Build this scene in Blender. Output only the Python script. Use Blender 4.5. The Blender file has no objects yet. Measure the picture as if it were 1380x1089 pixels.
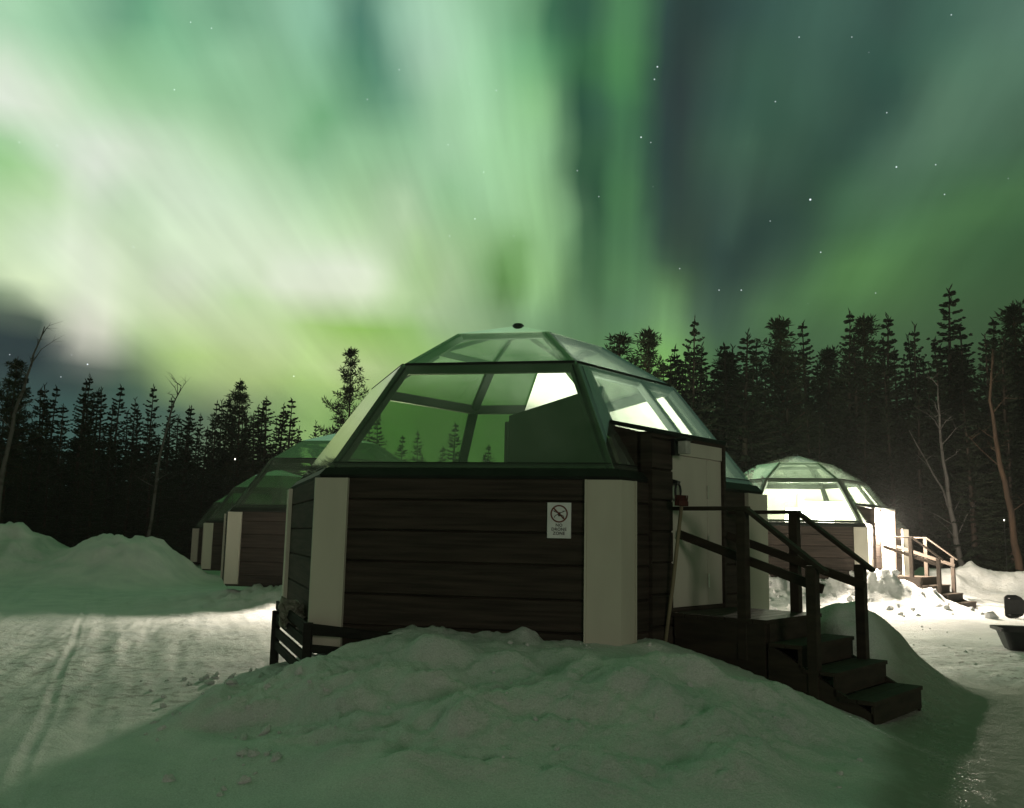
import bpy, math, random
import numpy as np
from mathutils import Vector, Matrix

SC = bpy.context.scene
COL = SC.collection
R = math.radians

# ------------------------------------------------------------------ camera
cam_d = bpy.data.cameras.new("camera")
cam_d.sensor_width = 36.0
cam_d.lens = 1222.0 / 1380.0 * 36.0
cam_d.clip_start = 0.05
cam_d.clip_end = 3000.0
cam = bpy.data.objects.new("camera", cam_d)
COL.objects.link(cam)
PITCH, ROLL, EYE = 0.144, 0.020, 1.55
fwd = Vector((0, math.cos(PITCH), math.sin(PITCH)))
up0 = Vector((0, -math.sin(PITCH), math.cos(PITCH)))
rt0 = Vector((1, 0, 0))
rt = rt0 * math.cos(ROLL) + up0 * math.sin(ROLL)
up = up0 * math.cos(ROLL) - rt0 * math.sin(ROLL)
M = Matrix((rt, up, -fwd)).transposed().to_4x4()
M.translation = Vector((0, 0, EYE))
cam.matrix_world = M
SC.camera = cam

# ------------------------------------------------------------------ exposure
SC.view_settings.view_transform = 'Standard'
SC.view_settings.look = 'None'
SC.view_settings.exposure = 0.0
SC.view_settings.gamma = 1.0
SC.cycles.use_denoising = True
SC.cycles.max_bounces = 8
SC.cycles.transparent_max_bounces = 24
SC.cycles.sample_clamp_indirect = 4.0
SC.cycles.caustics_reflective = False
SC.cycles.caustics_refractive = False

# ------------------------------------------------------------------ night sky with aurora (world)
# radiance of the aurora: one row per elevation (degrees), 61 azimuths from -32.4 to 32.4 degrees, thousandths in hex
SKY_EL = [3.5, 4.63, 5.77, 6.9, 8.04, 9.17, 10.31, 11.44, 12.58, 13.71, 14.85, 15.98, 17.12, 18.25, 19.38, 20.52, 21.65, 22.79, 23.92, 25.06, 26.19, 27.33, 28.46, 29.6, 30.73, 31.87, 33.0]
SKY = (
  "2c,54,4e 2c,54,4e 2c,54,4e 2c,55,4f 2b,57,51 2d,5b,55 31,63,59 35,6a,5d 37,6c,5d 3a,70,5d 43,7a,60 4f,89,64 64,9f,6a 80,bc,72 92,d5,76 94,e5,71 9d,100,6f c6,142,7c f9,18f,8e 100,1a1,8d d9,173,77 b1,144,62 a2,134,5a 9c,130,57 97,129,56 95,121,55 94,119,55 8f,111,54 8a,109,52 84,102,4f 7f,fb,4c 7a,f3,49 71,e5,46 67,d5,43 60,cb,42 5e,cc,42 61,d6,43 69,e5,46 7c,101,4c 84,109,4e 6d,d9,46 46,8e,39 31,63,32 2d,5b,2f 2d,5c,2e 2b,59,2c 2a,58,2b 29,55,2a 28,51,29 27,4e,28 26,4a,27 24,47,25 23,45,23 22,43,21 21,40,20 20,3d,1f 1e,39,1d 1d,36,1b 1d,35,1b 1d,35,1b 1d,35,1b",
  "2c,54,4e 2c,54,4e 2c,54,4e 2c,55,4f 2b,57,52 2d,5c,55 31,64,5a 35,6b,5d 37,6d,5d 3b,71,5d 43,7b,60 50,8b,64 66,a1,6b 81,be,73 93,d6,75 94,e7,70 9e,103,6f c9,147,7d ff,199,90 11b,1cf,97 d7,171,76 b0,143,61 a2,134,5a 9c,12f,57 97,128,56 95,120,55 93,119,55 8f,111,54 8a,109,52 84,102,4f 7f,fb,4c 79,f2,49 71,e5,46 67,d5,43 60,cb,42 5e,cc,42 61,d6,43 69,e5,46 7c,101,4c 84,109,4e 6d,da,46 46,8e,39 31,63,32 2d,5b,2f 2d,5c,2e 2b,59,2c 2b,58,2b 29,55,2a 28,51,29 27,4e,28 26,4a,27 24,47,25 23,45,23 22,43,21 21,40,20 20,3d,1f 1e,39,1d 1d,36,1b 1d,35,1b 1d,35,1b 1d,35,1b",
  "2c,54,4e 2c,54,4e 2c,54,4e 2c,55,4f 2b,58,52 2d,5d,55 32,65,5a 36,6b,5d 37,6d,5d 3b,71,5d 44,7c,60 51,8c,65 68,a3,6b 83,c0,73 93,d7,75 94,e8,70 9f,105,6f cd,14c,7e 103,1a0,92 119,1cd,96 d5,16e,74 af,142,60 a2,134,59 9c,12f,57 97,128,56 95,120,55 93,118,55 8f,111,54 89,109,52 84,102,4f 7f,fb,4c 79,f2,49 71,e5,46 67,d5,43 60,cb,42 5e,cc,42 61,d6,43 69,e5,46 7c,101,4c 84,109,4e 6d,da,46 47,8f,39 31,63,32 2d,5b,2f 2d,5c,2e 2b,59,2c 2b,58,2b 29,55,2a 28,52,29 27,4e,28 26,4a,27 24,47,26 23,45,24 22,43,21 21,41,20 20,3d,1f 1f,3a,1d 1d,36,1b 1d,35,1b 1d,35,1b 1d,35,1b",
  "29,4b,47 29,4c,48 2a,4d,49 2a,4f,4b 2b,53,4f 2b,57,51 2c,5c,53 34,65,58 36,6b,5a 3e,75,5e 49,82,62 54,8f,66 6a,a5,6c 85,c1,74 93,d9,75 94,e9,70 a1,108,70 d0,151,80 108,1a8,94 112,1c1,92 d2,16b,73 ae,140,60 a1,133,59 9c,12f,57 97,128,56 95,120,55 93,118,55 8f,110,54 89,109,52 84,101,4f 7f,fb,4c 79,f2,49 71,e5,46 67,d4,43 60,cb,42 5e,cc,42 61,d6,43 69,e5,46 7c,101,4c 84,109,4e 6d,db,46 47,90,3a 31,64,32 2d,5b,2f 2d,5c,2e 2b,59,2c 2b,58,2b 29,55,2a 28,52,29 27,4e,28 26,4a,27 25,47,26 23,45,24 22,43,22 21,41,20 20,3d,1f 1f,3a,1d 1d,36,1b 1d,35,1b 1d,35,1b 1d,35,1b",
  "24,3d,3d 25,3e,3e 25,3f,3f 26,42,41 28,47,45 27,42,41 2a,47,41 37,5c,4a 37,6b,52 4d,88,5c 9a,ed,78 d9,13d,93 ef,14d,9f f6,149,a4 fc,151,a5 fc,15c,a1 100,16f,9f 117,19c,a3 13b,1df,ac 134,1df,a4 ff,197,88 e1,171,7a d0,160,75 be,153,6b b1,145,63 a8,139,5f a1,12d,5c 99,120,59 91,114,57 89,109,53 82,100,50 7b,f5,4c 72,e6,48 67,d5,45 60,cb,43 5f,cd,43 61,d8,44 6a,e8,47 7e,106,4d 87,110,4f 70,e1,47 49,94,3a 32,66,33 2d,5d,30 2e,5e,2f 2c,5b,2d 2b,59,2c 2a,57,2b 29,54,2a 28,50,29 27,4d,28 26,4a,27 25,48,25 24,46,23 23,44,21 21,41,20 20,3e,1f 1f,3a,1d 1f,39,1c 1f,3a,1c 1f,3a,1d",
  "1f,31,35 1f,31,35 1f,31,35 1e,2f,33 1e,30,35 39,52,4e 67,7f,72 7d,9c,80 6f,9e,6f 97,de,79 10e,181,a7 173,204,cf 188,212,d9 17f,1f7,d5 181,1f9,d0 18a,20b,d0 18c,217,ce 183,21d,c5 18d,242,c4 186,233,c1 17b,212,c0 175,201,c5 164,1ef,ca 138,1d2,af 115,1b9,98 fb,1a5,89 e4,18e,7d ce,172,76 ba,154,72 a8,139,6c 98,121,67 88,109,61 79,f1,5b 6b,db,54 64,d0,4f 62,d7,4b 66,eb,49 74,106,4c 91,13a,55 a9,164,5f 8c,126,54 55,b5,40 38,79,37 34,6d,36 35,6d,36 32,67,34 31,63,32 2f,60,30 2e,5e,2e 2d,5c,2d 2c,59,2c 2b,56,2b 2a,53,29 29,50,27 28,4e,25 26,4a,23 24,47,21 23,44,20 23,43,20 23,43,20 23,44,20",
  "1f,31,35 1f,31,35 1f,31,35 1e,2f,33 1e,30,33 89,9b,8d 1cf,1d9,18c 1c5,1d9,17f 15b,19b,117 12c,198,d0 16a,1fb,d1 1a9,253,de 1ba,25d,e8 1bc,24c,f4 1d0,258,106 1e9,270,118 1ef,27a,11b 1dc,271,10d 1e2,290,109 1d6,274,107 1e0,269,112 1de,262,113 1ba,249,ff 183,226,da 159,20b,bf 13a,1f6,af 11d,1dc,a3 ff,1b6,99 e2,18b,91 c7,164,89 af,141,82 97,11e,7a 82,fe,6f 71,e2,63 66,d5,5a 64,df,54 6a,f8,51 7b,11c,53 a4,168,62 db,1d6,7b b2,17d,69 5f,cf,47 3d,86,3c 38,79,3b 3a,7a,3c 38,74,3a 36,6f,38 35,6c,35 34,6b,33 33,69,31 32,66,2f 30,62,2e 2f,5e,2c 2e,5a,2a 2c,56,28 29,53,26 28,50,24 26,4c,23 25,4a,22 26,4a,22 26,4b,23",
  "81,b0,7d 6c,94,6d 59,7c,60 59,78,5f 54,76,5c 1df,203,18f 2a7,2af,23a 2c2,2db,245 228,286,1a6 1cd,256,13d 1de,26f,134 1f8,28c,13b 203,291,147 207,28b,153 210,290,15b 217,299,15e 20d,296,14f 1eb,284,12a 1dc,297,10a 1b3,268,ea 1a2,254,da 193,247,cf 17a,234,c1 15b,21e,b2 13e,209,a4 137,1f9,b4 130,1e4,c5 115,1c0,bd f7,196,b2 dd,173,a8 be,14d,9a a1,128,8b 89,106,7c 74,e8,6c 68,d8,61 65,db,5b 68,ed,59 77,10a,5d 9d,14d,6d d2,1b7,86 ac,167,74 5b,bf,4d 3b,7e,3f 38,76,3e 3d,7e,3f 3d,80,3e 3c,7e,3c 3b,7c,3a 3a,7a,37 38,77,35 36,71,33 35,6b,31 33,66,2f 30,61,2c 2e,5d,2a 2d,5b,29 2b,58,28 29,53,25 28,51,24 28,51,24 28,52,25",
  "129,189,f6 112,16b,e5 fb,14d,d4 148,19b,10b 21f,27e,1ab 262,2a9,1f3 2bd,2e4,251 2ea,324,26c 280,2e7,1f6 23d,2bc,1ae 241,2ba,1a8 244,2bc,1a3 23a,2b8,198 22c,2b2,18d 222,2af,17d 219,2ab,170 1fe,29e,14d 1d0,287,115 19f,26c,dd 175,251,b3 14f,235,90 13b,224,83 134,218,88 133,20f,96 12c,1ff,a2 143,1f0,dc 13c,1da,eb 132,1c9,ee 10c,19b,d6 e9,173,c0 ca,154,ae af,138,9e 91,112,87 78,ee,72 68,d7,64 64,d1,60 64,d7,62 6e,e9,68 8e,11f,7a c0,181,93 9b,134,7c 51,9f,52 36,6c,42 37,71,40 40,86,42 48,9c,45 46,97,43 42,90,40 40,8b,3c 3e,87,39 3c,81,36 3a,79,34 37,72,31 33,6b,2f 31,66,2d 30,63,2c 2e,60,2b 2b,5b,28 2a,58,26 2a,59,27 2a,5a,27",
  "1b0,232,15b 1a3,221,151 24a,2ce,1cd 2a6,32b,211 2d3,353,236 2ad,314,232 2bc,307,255 2d2,325,25c 287,2fa,208 260,2d7,1e3 274,2d7,1f9 278,2d7,1fb 25a,2ce,1dc 235,2c4,1b0 214,2bd,17f 225,2bf,190 230,2be,19e 230,2b5,19e 225,2a8,195 215,29d,185 1ff,292,16f 227,2be,197 1f7,2a0,169 1cb,281,142 193,243,11f 1ad,252,145 17c,215,12b 140,1d3,102 106,194,d7 c4,146,a0 c3,153,a4 e9,19c,cb aa,13b,99 7b,f3,74 61,cb,60 59,bd,5a 5f,cc,63 68,da,6b 82,107,7d a8,14d,8f 87,108,76 46,85,4f 30,5e,41 33,67,3f 40,87,43 49,9f,47 4d,a9,48 4b,a9,46 4a,a7,42 48,a5,3f 46,9e,3c 43,94,39 3f,8a,36 38,7c,32 34,72,30 32,6e,2f 30,6a,2d 2d,64,2b 2b,60,29 2b,61,29 2b,61,29",
  "26c,30d,1ec 28e,32e,204 23d,2d4,1c9 262,2ef,1f2 29d,325,234 2d8,341,26b 2c6,31d,267 2cc,32e,25e 28c,30a,217 26b,2e6,1fe 284,2e5,220 28b,2e5,22b 26a,2db,208 256,2d7,1f2 276,2f1,20f 283,2f4,215 2d5,329,26c 2e0,32e,276 2df,32b,272 2e1,32e,272 2de,330,26b 2f0,350,276 281,30c,200 200,2b1,17e 1cc,28b,150 1a3,25e,12f 18d,22a,135 13f,1d8,fd e9,184,ba 8a,110,63 a5,141,79 119,1f6,e3 d1,181,ad 7e,f9,71 52,b3,54 47,a3,4b 5b,cd,5d 62,d8,64 6e,ea,6e 8a,11e,7a 6e,dd,61 39,6e,42 29,50,3a 29,52,39 31,64,3b 38,77,3f 40,8d,43 49,a6,46 54,c3,49 59,d3,48 55,ca,45 4e,b7,40 46,a4,3b 3d,8d,36 36,7e,32 33,77,31 31,72,30 2e,6a,2d 2c,66,2b 2c,67,2b 2c,67,2c",
  "21d,2d3,1b3 22a,2dc,1bd 230,2db,1c5 257,2ef,1fa 284,308,230 2ee,354,293 2bf,31f,266 2b2,326,24c 27c,308,216 259,2e5,1fc 26a,2e6,213 284,2f8,22d 29e,31b,241 2a5,329,244 2ae,328,24f 28b,303,229 2cb,32c,271 2d4,32f,27b 2dc,333,282 2ec,33d,290 2f4,344,294 2ee,34a,288 277,2fc,209 1ec,29c,17a 1a8,271,135 195,253,126 18a,22b,133 137,1db,f5 d9,182,a9 7c,114,52 ad,15f,78 122,20d,e0 fa,1cb,c8 82,103,73 45,9e,4a 3d,97,43 57,cc,58 5b,d4,5c 5a,cd,5e 5b,c2,59 48,91,45 2b,55,35 20,41,32 1e,3d,31 23,47,33 2a,56,37 31,6a,3b 3b,85,40 4a,af,45 57,d2,49 5b,db,4a 57,d0,48 4d,b8,42 41,9c,3b 39,87,36 34,7c,33 30,74,31 2d,6e,2f 2c,6a,2d 2c,6a,2d 2c,6b,2e",
  "1c3,292,171 1d4,29e,17c 1ec,2b0,190 21c,2cf,1c1 248,2e8,1f4 2b8,33a,263 28d,30b,23b 266,2fe,20c 252,2f0,1fd 243,2dd,1f5 28e,324,23b 29d,32c,248 29f,327,248 29a,31e,243 295,317,23e 292,313,23c 293,317,23c 28f,31d,238 28a,31c,232 284,313,22a 275,300,21a 253,2e3,1f8 215,2b5,1ba 1d4,288,175 1ac,27d,140 189,245,12d 16d,218,123 12e,1de,f0 e9,1a0,b7 9a,143,6c bc,17a,86 11a,201,dd 113,1f9,e2 8e,11b,81 3d,93,45 37,8d,40 4d,bd,52 50,c2,56 4b,b0,55 35,71,42 29,50,34 22,43,2f 1b,37,2e 1b,38,2f 1c,3a,2e 21,45,32 26,52,36 2c,64,39 37,82,3d 42,a0,42 4a,b4,46 4e,bd,49 4e,bc,48 49,b1,44 43,a1,3f 3b,90,3a 34,81,35 30,76,32 2d,70,30 2d,6f,30 2d,6f,31",
  "185,26d,146 188,26f,144 198,27c,14a 1c7,2a2,16c 1f6,2c1,19a 27f,31f,22d 276,300,235 23e,2d7,1ff 22f,2d4,1ef 24e,2ec,20e 27e,312,23b 28d,31f,248 28c,31c,246 288,317,240 27e,310,234 271,30a,226 261,304,214 247,2fa,1fa 22d,2eb,1df 213,2d3,1c2 1f9,2b8,1a7 1e5,2a1,195 1d7,28d,18c 1d3,28e,182 1b7,28a,158 173,231,12e 14a,204,110 128,1e7,f2 108,1ce,d6 d3,192,a3 c6,189,93 116,1fd,e3 116,200,ee 9f,13b,95 38,8d,44 32,83,3e 42,ac,4d 48,b5,53 43,a1,51 28,52,39 23,42,30 21,3e,2f 1d,3b,31 23,48,39 19,36,2d 1b,3b,2e 1f,43,31 24,51,35 2c,67,39 36,83,40 3f,97,47 44,a3,4b 45,a5,49 44,a4,46 44,a4,43 43,a3,41 41,9f,3e 3c,95,3b 37,88,38 33,7e,37 32,7d,37",
  "153,25d,121 144,257,10b 161,26b,120 1ac,29f,163 1f9,2c6,1af 29a,327,259 2a8,318,277 25e,2e3,230 23b,2d8,209 256,2f0,222 282,312,24c 290,323,259 28a,326,254 27a,31c,243 259,302,221 235,2e5,1fc 214,2ce,1dd 1f2,2b9,1bd 1d6,2a6,1a1 1bf,291,186 1ab,27c,16f 1a4,26f,169 1b4,274,17b 1e4,2a1,1a2 1a5,267,16c 155,21c,12b 135,202,10e 127,1f9,101 11f,1f6,f9 110,1ea,e8 110,1f4,e4 129,21e,fd 110,1f8,ef bc,16c,b1 37,89,44 29,71,38 3c,a4,48 45,b4,51 37,88,49 22,46,36 20,3b,2f 21,3e,30 21,41,34 28,52,3e 1d,3d,31 1a,3a,2d 1b,3d,2e 20,4a,32 2a,62,39 35,80,44 41,96,4f 44,9a,52 41,95,4e 3e,8f,48 3c,8e,43 3d,92,41 3e,99,40 40,9c,41 41,9c,41 41,9c,42 3b,8d,40",
  "196,27e,173 16a,26e,143 194,28a,16d 1fb,2cb,1d4 253,2f6,229 2c4,32d,298 2e0,335,2b5 2ad,319,27d 288,310,254 281,316,24e 284,31f,254 277,31a,249 261,30f,236 244,2fb,21b 21a,2d9,1f3 1ed,2b3,1c8 1c5,291,1a4 19e,272,183 184,25d,169 175,24f,156 16e,246,14b 172,245,14f 1a3,26e,17a 1c4,28c,196 171,23e,155 13e,219,12a 129,20c,118 12b,212,11c 134,21b,124 139,229,123 143,23c,122 13b,23d,114 112,1fa,f4 c0,170,b7 3a,8a,48 20,5f,31 3a,a4,46 44,b8,50 2b,6a,3e 20,41,36 1f,39,30 21,40,32 23,46,37 2c,59,42 23,4a,37 20,45,33 1e,42,30 1f,47,30 26,5c,37 32,78,43 3e,8d,50 44,96,57 45,97,58 43,93,54 40,8f,4e 3d,8b,4a 3b,89,46 3b,89,45 3c,8b,45 3e,8f,47 3b,86,46",
  "269,2e3,247 246,2d8,222 24c,2e9,226 278,311,250 29b,328,275 2bf,332,299 2d0,336,2a7 2be,32e,28f 29e,322,26d 27c,316,24f 25a,309,233 238,2f4,212 214,2db,1ef 1f2,2c1,1d1 1cc,2a2,1b2 1a5,27e,190 17b,256,16d 153,22e,14d 141,21f,13c 140,224,138 145,22c,138 14d,22f,13f 161,23a,153 16d,242,160 154,230,14c 139,222,136 124,211,123 136,229,135 143,238,140 149,245,13f 150,252,139 144,250,124 10c,1f1,f4 b0,153,ac 2f,76,40 1c,56,2e 38,a4,45 41,b3,4e 27,62,3b 1e,3d,35 1f,38,31 22,43,34 25,4d,3a 2d,5e,43 29,57,3e 25,52,3a 22,4d,36 1f,49,32 20,4f,33 26,5e,3a 31,72,46 3f,89,56 4a,9b,61 4f,a4,66 4f,a5,64 49,9a,5d 41,8c,53 3c,84,4e 3b,80,4b 3b,80,4b 3b,7f,4b",
  "2e6,337,2bd 2e6,338,2bd 2d6,337,2a6 2c1,337,289 297,32a,266 26c,317,247 258,309,238 246,2fc,226 233,2ed,214 21a,2dc,1ff 1fe,2ca,1e6 1e0,2b5,1c9 1bf,29c,1a7 1a0,283,18b 183,26b,176 164,24e,160 133,21a,138 f6,1db,103 107,1ea,116 11d,20a,128 12e,226,136 134,22b,13c 138,228,141 13f,229,147 147,232,14f 14a,238,152 13a,224,140 14a,242,14d 14c,249,14b 14d,254,147 156,267,147 14b,262,137 10e,1fa,100 89,115,8e 23,66,36 1f,60,32 37,a1,48 3b,a4,4d 24,5a,3b 1d,3a,35 1f,38,31 24,48,36 28,55,3d 2e,64,45 2e,67,46 29,5e,40 26,57,3c 22,50,38 1f,4b,35 1f,4a,35 25,57,3d 34,72,4e 44,8e,5e 52,a7,6c 5a,b5,73 55,ad,6e 4b,9c,62 44,8e,59 3f,84,52 3e,81,51 3e,82,52",
  "2cb,33c,29f 2d7,33d,2ab 2b0,32c,287 283,319,259 249,2ff,224 203,2e0,1ea 1d4,2c7,1c3 1b3,2b0,1a8 19c,29a,195 18c,282,188 17e,26e,17c 173,263,172 166,257,166 159,24b,15b 14b,23f,152 139,22e,146 11a,20c,12c de,1ce,f6 d5,1c2,f1 f7,1e4,111 107,1fb,120 10d,203,126 110,204,12b 11c,20f,136 138,22a,14e 155,246,165 150,23c,15c 15e,25b,164 15a,263,15b 151,262,14e 154,272,14c 14b,26a,140 10f,202,108 7a,101,85 24,6a,38 25,6e,38 37,a0,4b 35,95,4b 22,55,3b 1c,37,34 1f,37,32 25,4a,38 29,59,40 2d,65,46 32,71,4b 2a,63,43 28,5e,40 26,59,3e 23,53,3c 20,4b,38 20,4c,39 26,58,41 33,70,4f 48,95,64 5a,b5,75 5d,ba,78 55,ad,70 4e,9f,67 46,91,5d 43,8b,5a 43,8b,5a",
  "270,314,256 281,319,261 244,2fc,230 201,2d9,1f8 1cf,2b7,1c9 19c,296,19b 174,27d,178 157,269,160 144,258,152 13a,245,14a 132,235,144 12d,22f,141 12b,22b,140 128,226,13f 127,222,140 121,21a,13b 112,20c,12d e7,1e1,105 b3,1a8,d5 bd,1a1,e3 c4,19c,ec c6,19c,f1 cd,1a6,fc e6,1c4,113 11e,207,13f 149,23a,15f 14d,23f,15d 163,269,170 169,27c,172 153,26b,156 14a,26e,144 13e,262,133 102,1f7,fc 69,e6,78 20,61,37 26,6e,3d 37,a3,4d 31,8e,48 22,55,3b 1c,36,34 1e,35,32 23,46,39 27,55,40 28,5d,43 2a,63,45 28,63,44 29,64,45 2b,66,47 29,61,45 25,55,3e 21,4d,3a 1f,4a,3a 25,57,41 3b,7e,58 52,a8,6f 5b,b9,79 5b,ba,7a 58,b4,76 51,a6,6d 4c,9e,68 4a,9b,67",
  "1df,2ca,1ef 1f5,2d1,1fc 1d0,2ba,1dd 19b,297,1af 16f,26f,184 148,24b,15f 129,231,142 115,222,131 112,221,132 118,224,13b 11c,225,140 123,22e,148 125,232,14a 122,22b,147 11e,21f,141 111,20c,134 f9,1f6,11e eb,1e8,112 cf,1c0,f9 a6,17a,d5 8e,14b,c2 88,13f,c3 95,150,d7 cd,196,109 11c,1fd,147 148,23a,163 14a,242,15f 161,26d,175 164,27a,176 146,25f,150 135,25a,132 125,24a,118 ec,1dc,e5 58,cc,6b 1b,57,36 26,6e,41 38,ac,4f 32,97,49 24,5c,3c 1d,36,34 1e,32,31 21,41,38 24,4f,3f 25,57,42 26,5d,43 28,63,45 2c,6a,4a 30,72,50 2e,6c,4d 27,5c,43 23,52,3e 1f,4e,3c 22,54,40 32,73,51 47,99,68 52,af,74 58,ba,7b 5c,bf,7f 5a,b8,7b 56,b1,78 52,aa,75",
  "19e,2a3,1bf 195,29c,1b8 172,27f,19a 150,25a,17c 12b,228,15a 108,1fb,138 e8,1d7,118 d4,1c6,105 dc,1d9,10e ed,1f8,123 f4,206,12d 10b,21c,140 120,231,152 126,231,154 120,221,14a 104,1fd,12e f6,1f0,125 f4,1ec,127 d2,1b7,107 98,15d,cf 6e,11a,aa 6b,113,b1 9b,14e,e3 ec,1b2,12b 140,21e,170 160,24e,183 159,254,176 166,27a,181 159,277,174 12e,249,142 110,230,119 fc,216,fc ca,1b0,cd 4c,c1,62 1d,62,37 29,7d,42 40,cc,54 3c,bc,50 29,70,40 1d,38,34 1c,30,30 21,3e,36 24,4d,3e 26,56,41 27,5e,44 29,65,47 2d,6c,4d 31,73,53 30,6f,51 29,60,47 24,57,42 22,55,41 24,5c,44 2f,71,51 3c,8b,61 45,9b,6b 4e,a8,74 56,b3,7c 5a,b8,81 5c,b9,84 5a,b5,82",
  "195,29b,1b8 18a,292,1af 164,273,18f 13b,246,16c 110,208,148 e8,1cd,125 bb,18f,fd 9a,16a,de a1,189,e8 c9,1cd,10e e1,1eb,123 e4,1e5,123 ef,1ea,12b 102,1fc,13a 104,1fc,139 f7,1ec,12d 100,1f7,13b f2,1e5,133 c7,1a4,108 87,140,c6 59,f8,9c 69,109,b4 ba,16e,103 115,1df,156 162,23e,196 174,25c,19e 16b,266,190 16b,286,18e 149,270,16b 10d,229,12d df,1f1,fc c5,1ca,dc 8f,15e,a5 41,be,5a 24,7c,39 31,9d,44 49,e8,58 45,d6,55 2c,7c,42 1c,3a,33 1b,30,2e 20,3b,34 24,4a,3c 26,54,41 28,5e,45 2a,65,48 2d,6b,4e 31,72,54 32,73,55 2d,68,4f 28,5e,48 25,5a,45 27,5c,47 2e,6c,51 35,7e,5c 3b,88,63 46,97,6d 4e,a3,76 54,ac,7d 5a,b4,83 57,af,80",
  "192,297,1b5 183,28b,1a9 15c,26b,188 134,23d,166 109,1ff,142 e2,1c5,120 b6,187,f8 91,15e,d8 94,17a,df ce,1cd,116 e7,1e5,12a cf,1ba,111 be,19c,ff cf,1b0,110 dc,1c5,11f f7,1e6,13c 103,1fa,14f f5,1e9,146 c8,19f,115 81,12c,c7 51,e2,99 77,116,c5 d9,199,125 135,20d,17a 173,259,1ae 176,260,1a7 16f,26d,19b 169,286,192 139,25d,161 f4,205,11c bd,1b8,e4 9d,184,bf 5a,101,7b 37,ad,52 26,82,3c 36,ab,48 4e,f2,5d 49,dd,59 2e,80,44 1c,3b,34 1a,30,2d 1e,37,31 21,43,39 23,4d,3f 26,58,45 29,60,4a 2c,68,50 31,71,57 34,78,5b 33,74,59 2e,6a,52 29,5d,4a 28,5a,48 2d,68,50 35,7d,5d 3d,8b,66 45,97,6e 4b,9e,73 4f,a3,78 51,a6,7a 50,a4,79",
  "191,296,1b4 17e,287,1a4 156,266,184 12e,236,162 104,1f7,13e dd,1be,11c b3,182,f5 9a,164,df b3,193,f9 e6,1e0,12a f1,1eb,132 d1,1b9,112 bd,199,ff c8,1a6,10b df,1c5,125 fd,1eb,149 103,1fa,158 f8,1eb,152 c9,19c,11d 7c,11c,c7 50,d8,9d 8c,130,dc f9,1cb,14a 14f,23c,19a 17b,272,1bb 17a,275,1b0 16b,271,19d 15f,277,18e 12a,23e,157 e4,1dc,10f aa,182,d0 85,140,a5 3a,b4,5e 2c,89,4c 23,71,3f 37,a1,4f 50,eb,63 4a,d7,5e 30,7f,48 1d,3d,37 1a,32,2e 1a,33,2e 1c,3a,35 1f,44,3d 24,51,45 28,5c,4c 2c,66,52 30,70,57 34,78,5c 35,79,5d 31,6f,56 2a,60,4c 28,5a,48 2d,68,50 36,7f,5e 3e,8e,68 45,97,6e 4b,9d,72 4d,a0,76 4e,a1,77 4e,a0,77",
  "191,296,1b4 179,283,1a1 151,261,17f 129,22e,15d ff,1f0,13a d8,1b7,118 af,17d,f2 a0,169,e4 c6,1a4,109 f5,1ec,136 f3,1ea,133 cf,1b4,10f be,19a,100 d5,1b5,118 f3,1dc,139 101,1ef,14c 103,1fa,158 f6,1e9,150 c6,195,119 83,122,cb 62,ed,aa a1,14b,ee 10b,1e3,15b 15a,24c,1a6 17c,278,1be 175,273,1ad 15f,264,193 143,251,174 118,221,147 de,1ca,109 a6,16e,c9 79,11e,97 2f,94,52 27,76,48 22,68,41 38,9d,52 51,e8,66 4a,d4,5f 30,7e,49 1d,3e,38 1a,32,2e 19,32,2e 1b,38,34 1f,43,3c 24,51,45 28,5c,4b 2b,65,51 2f,6e,56 32,75,5a 35,78,5c 32,71,57 2a,60,4c 28,5a,48 2d,67,50 36,7e,5e 3e,8e,67 45,97,6d 4a,9d,72 4d,9f,75 4e,a0,77 4e,a0,77",
  "191,296,1b4 174,280,19d 14c,25b,17b 124,227,159 fa,1e9,136 d3,1b0,113 ac,178,ef a2,16c,e6 cd,1ae,10f f9,1f1,139 f0,1e6,130 cc,1b0,10c bf,19b,101 d8,1b9,11b f6,1df,13c 101,1f1,14e 103,1fa,159 f5,1e6,14e c2,18e,114 86,124,cb 7a,10c,bc bb,16c,103 11b,1f7,168 160,254,1ab 17b,277,1bd 172,270,1aa 15c,262,190 13e,24b,170 116,21e,145 e1,1d0,10b ab,176,cd 65,fd,86 2e,92,52 26,74,47 23,6a,42 39,9f,53 51,e9,66 4a,d2,5f 30,7d,49 1d,3e,38 1a,32,2f 19,32,2d 1b,38,34 1f,43,3c 24,50,45 28,5b,4b 2b,65,51 2e,6c,55 30,70,57 30,70,57 2e,6a,52 29,5e,4b 27,59,47 2c,66,4f 35,7d,5d 3d,8d,67 45,96,6d 4a,9c,72 4d,9f,75 4e,a0,77 4e,a0,77",
)
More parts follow.
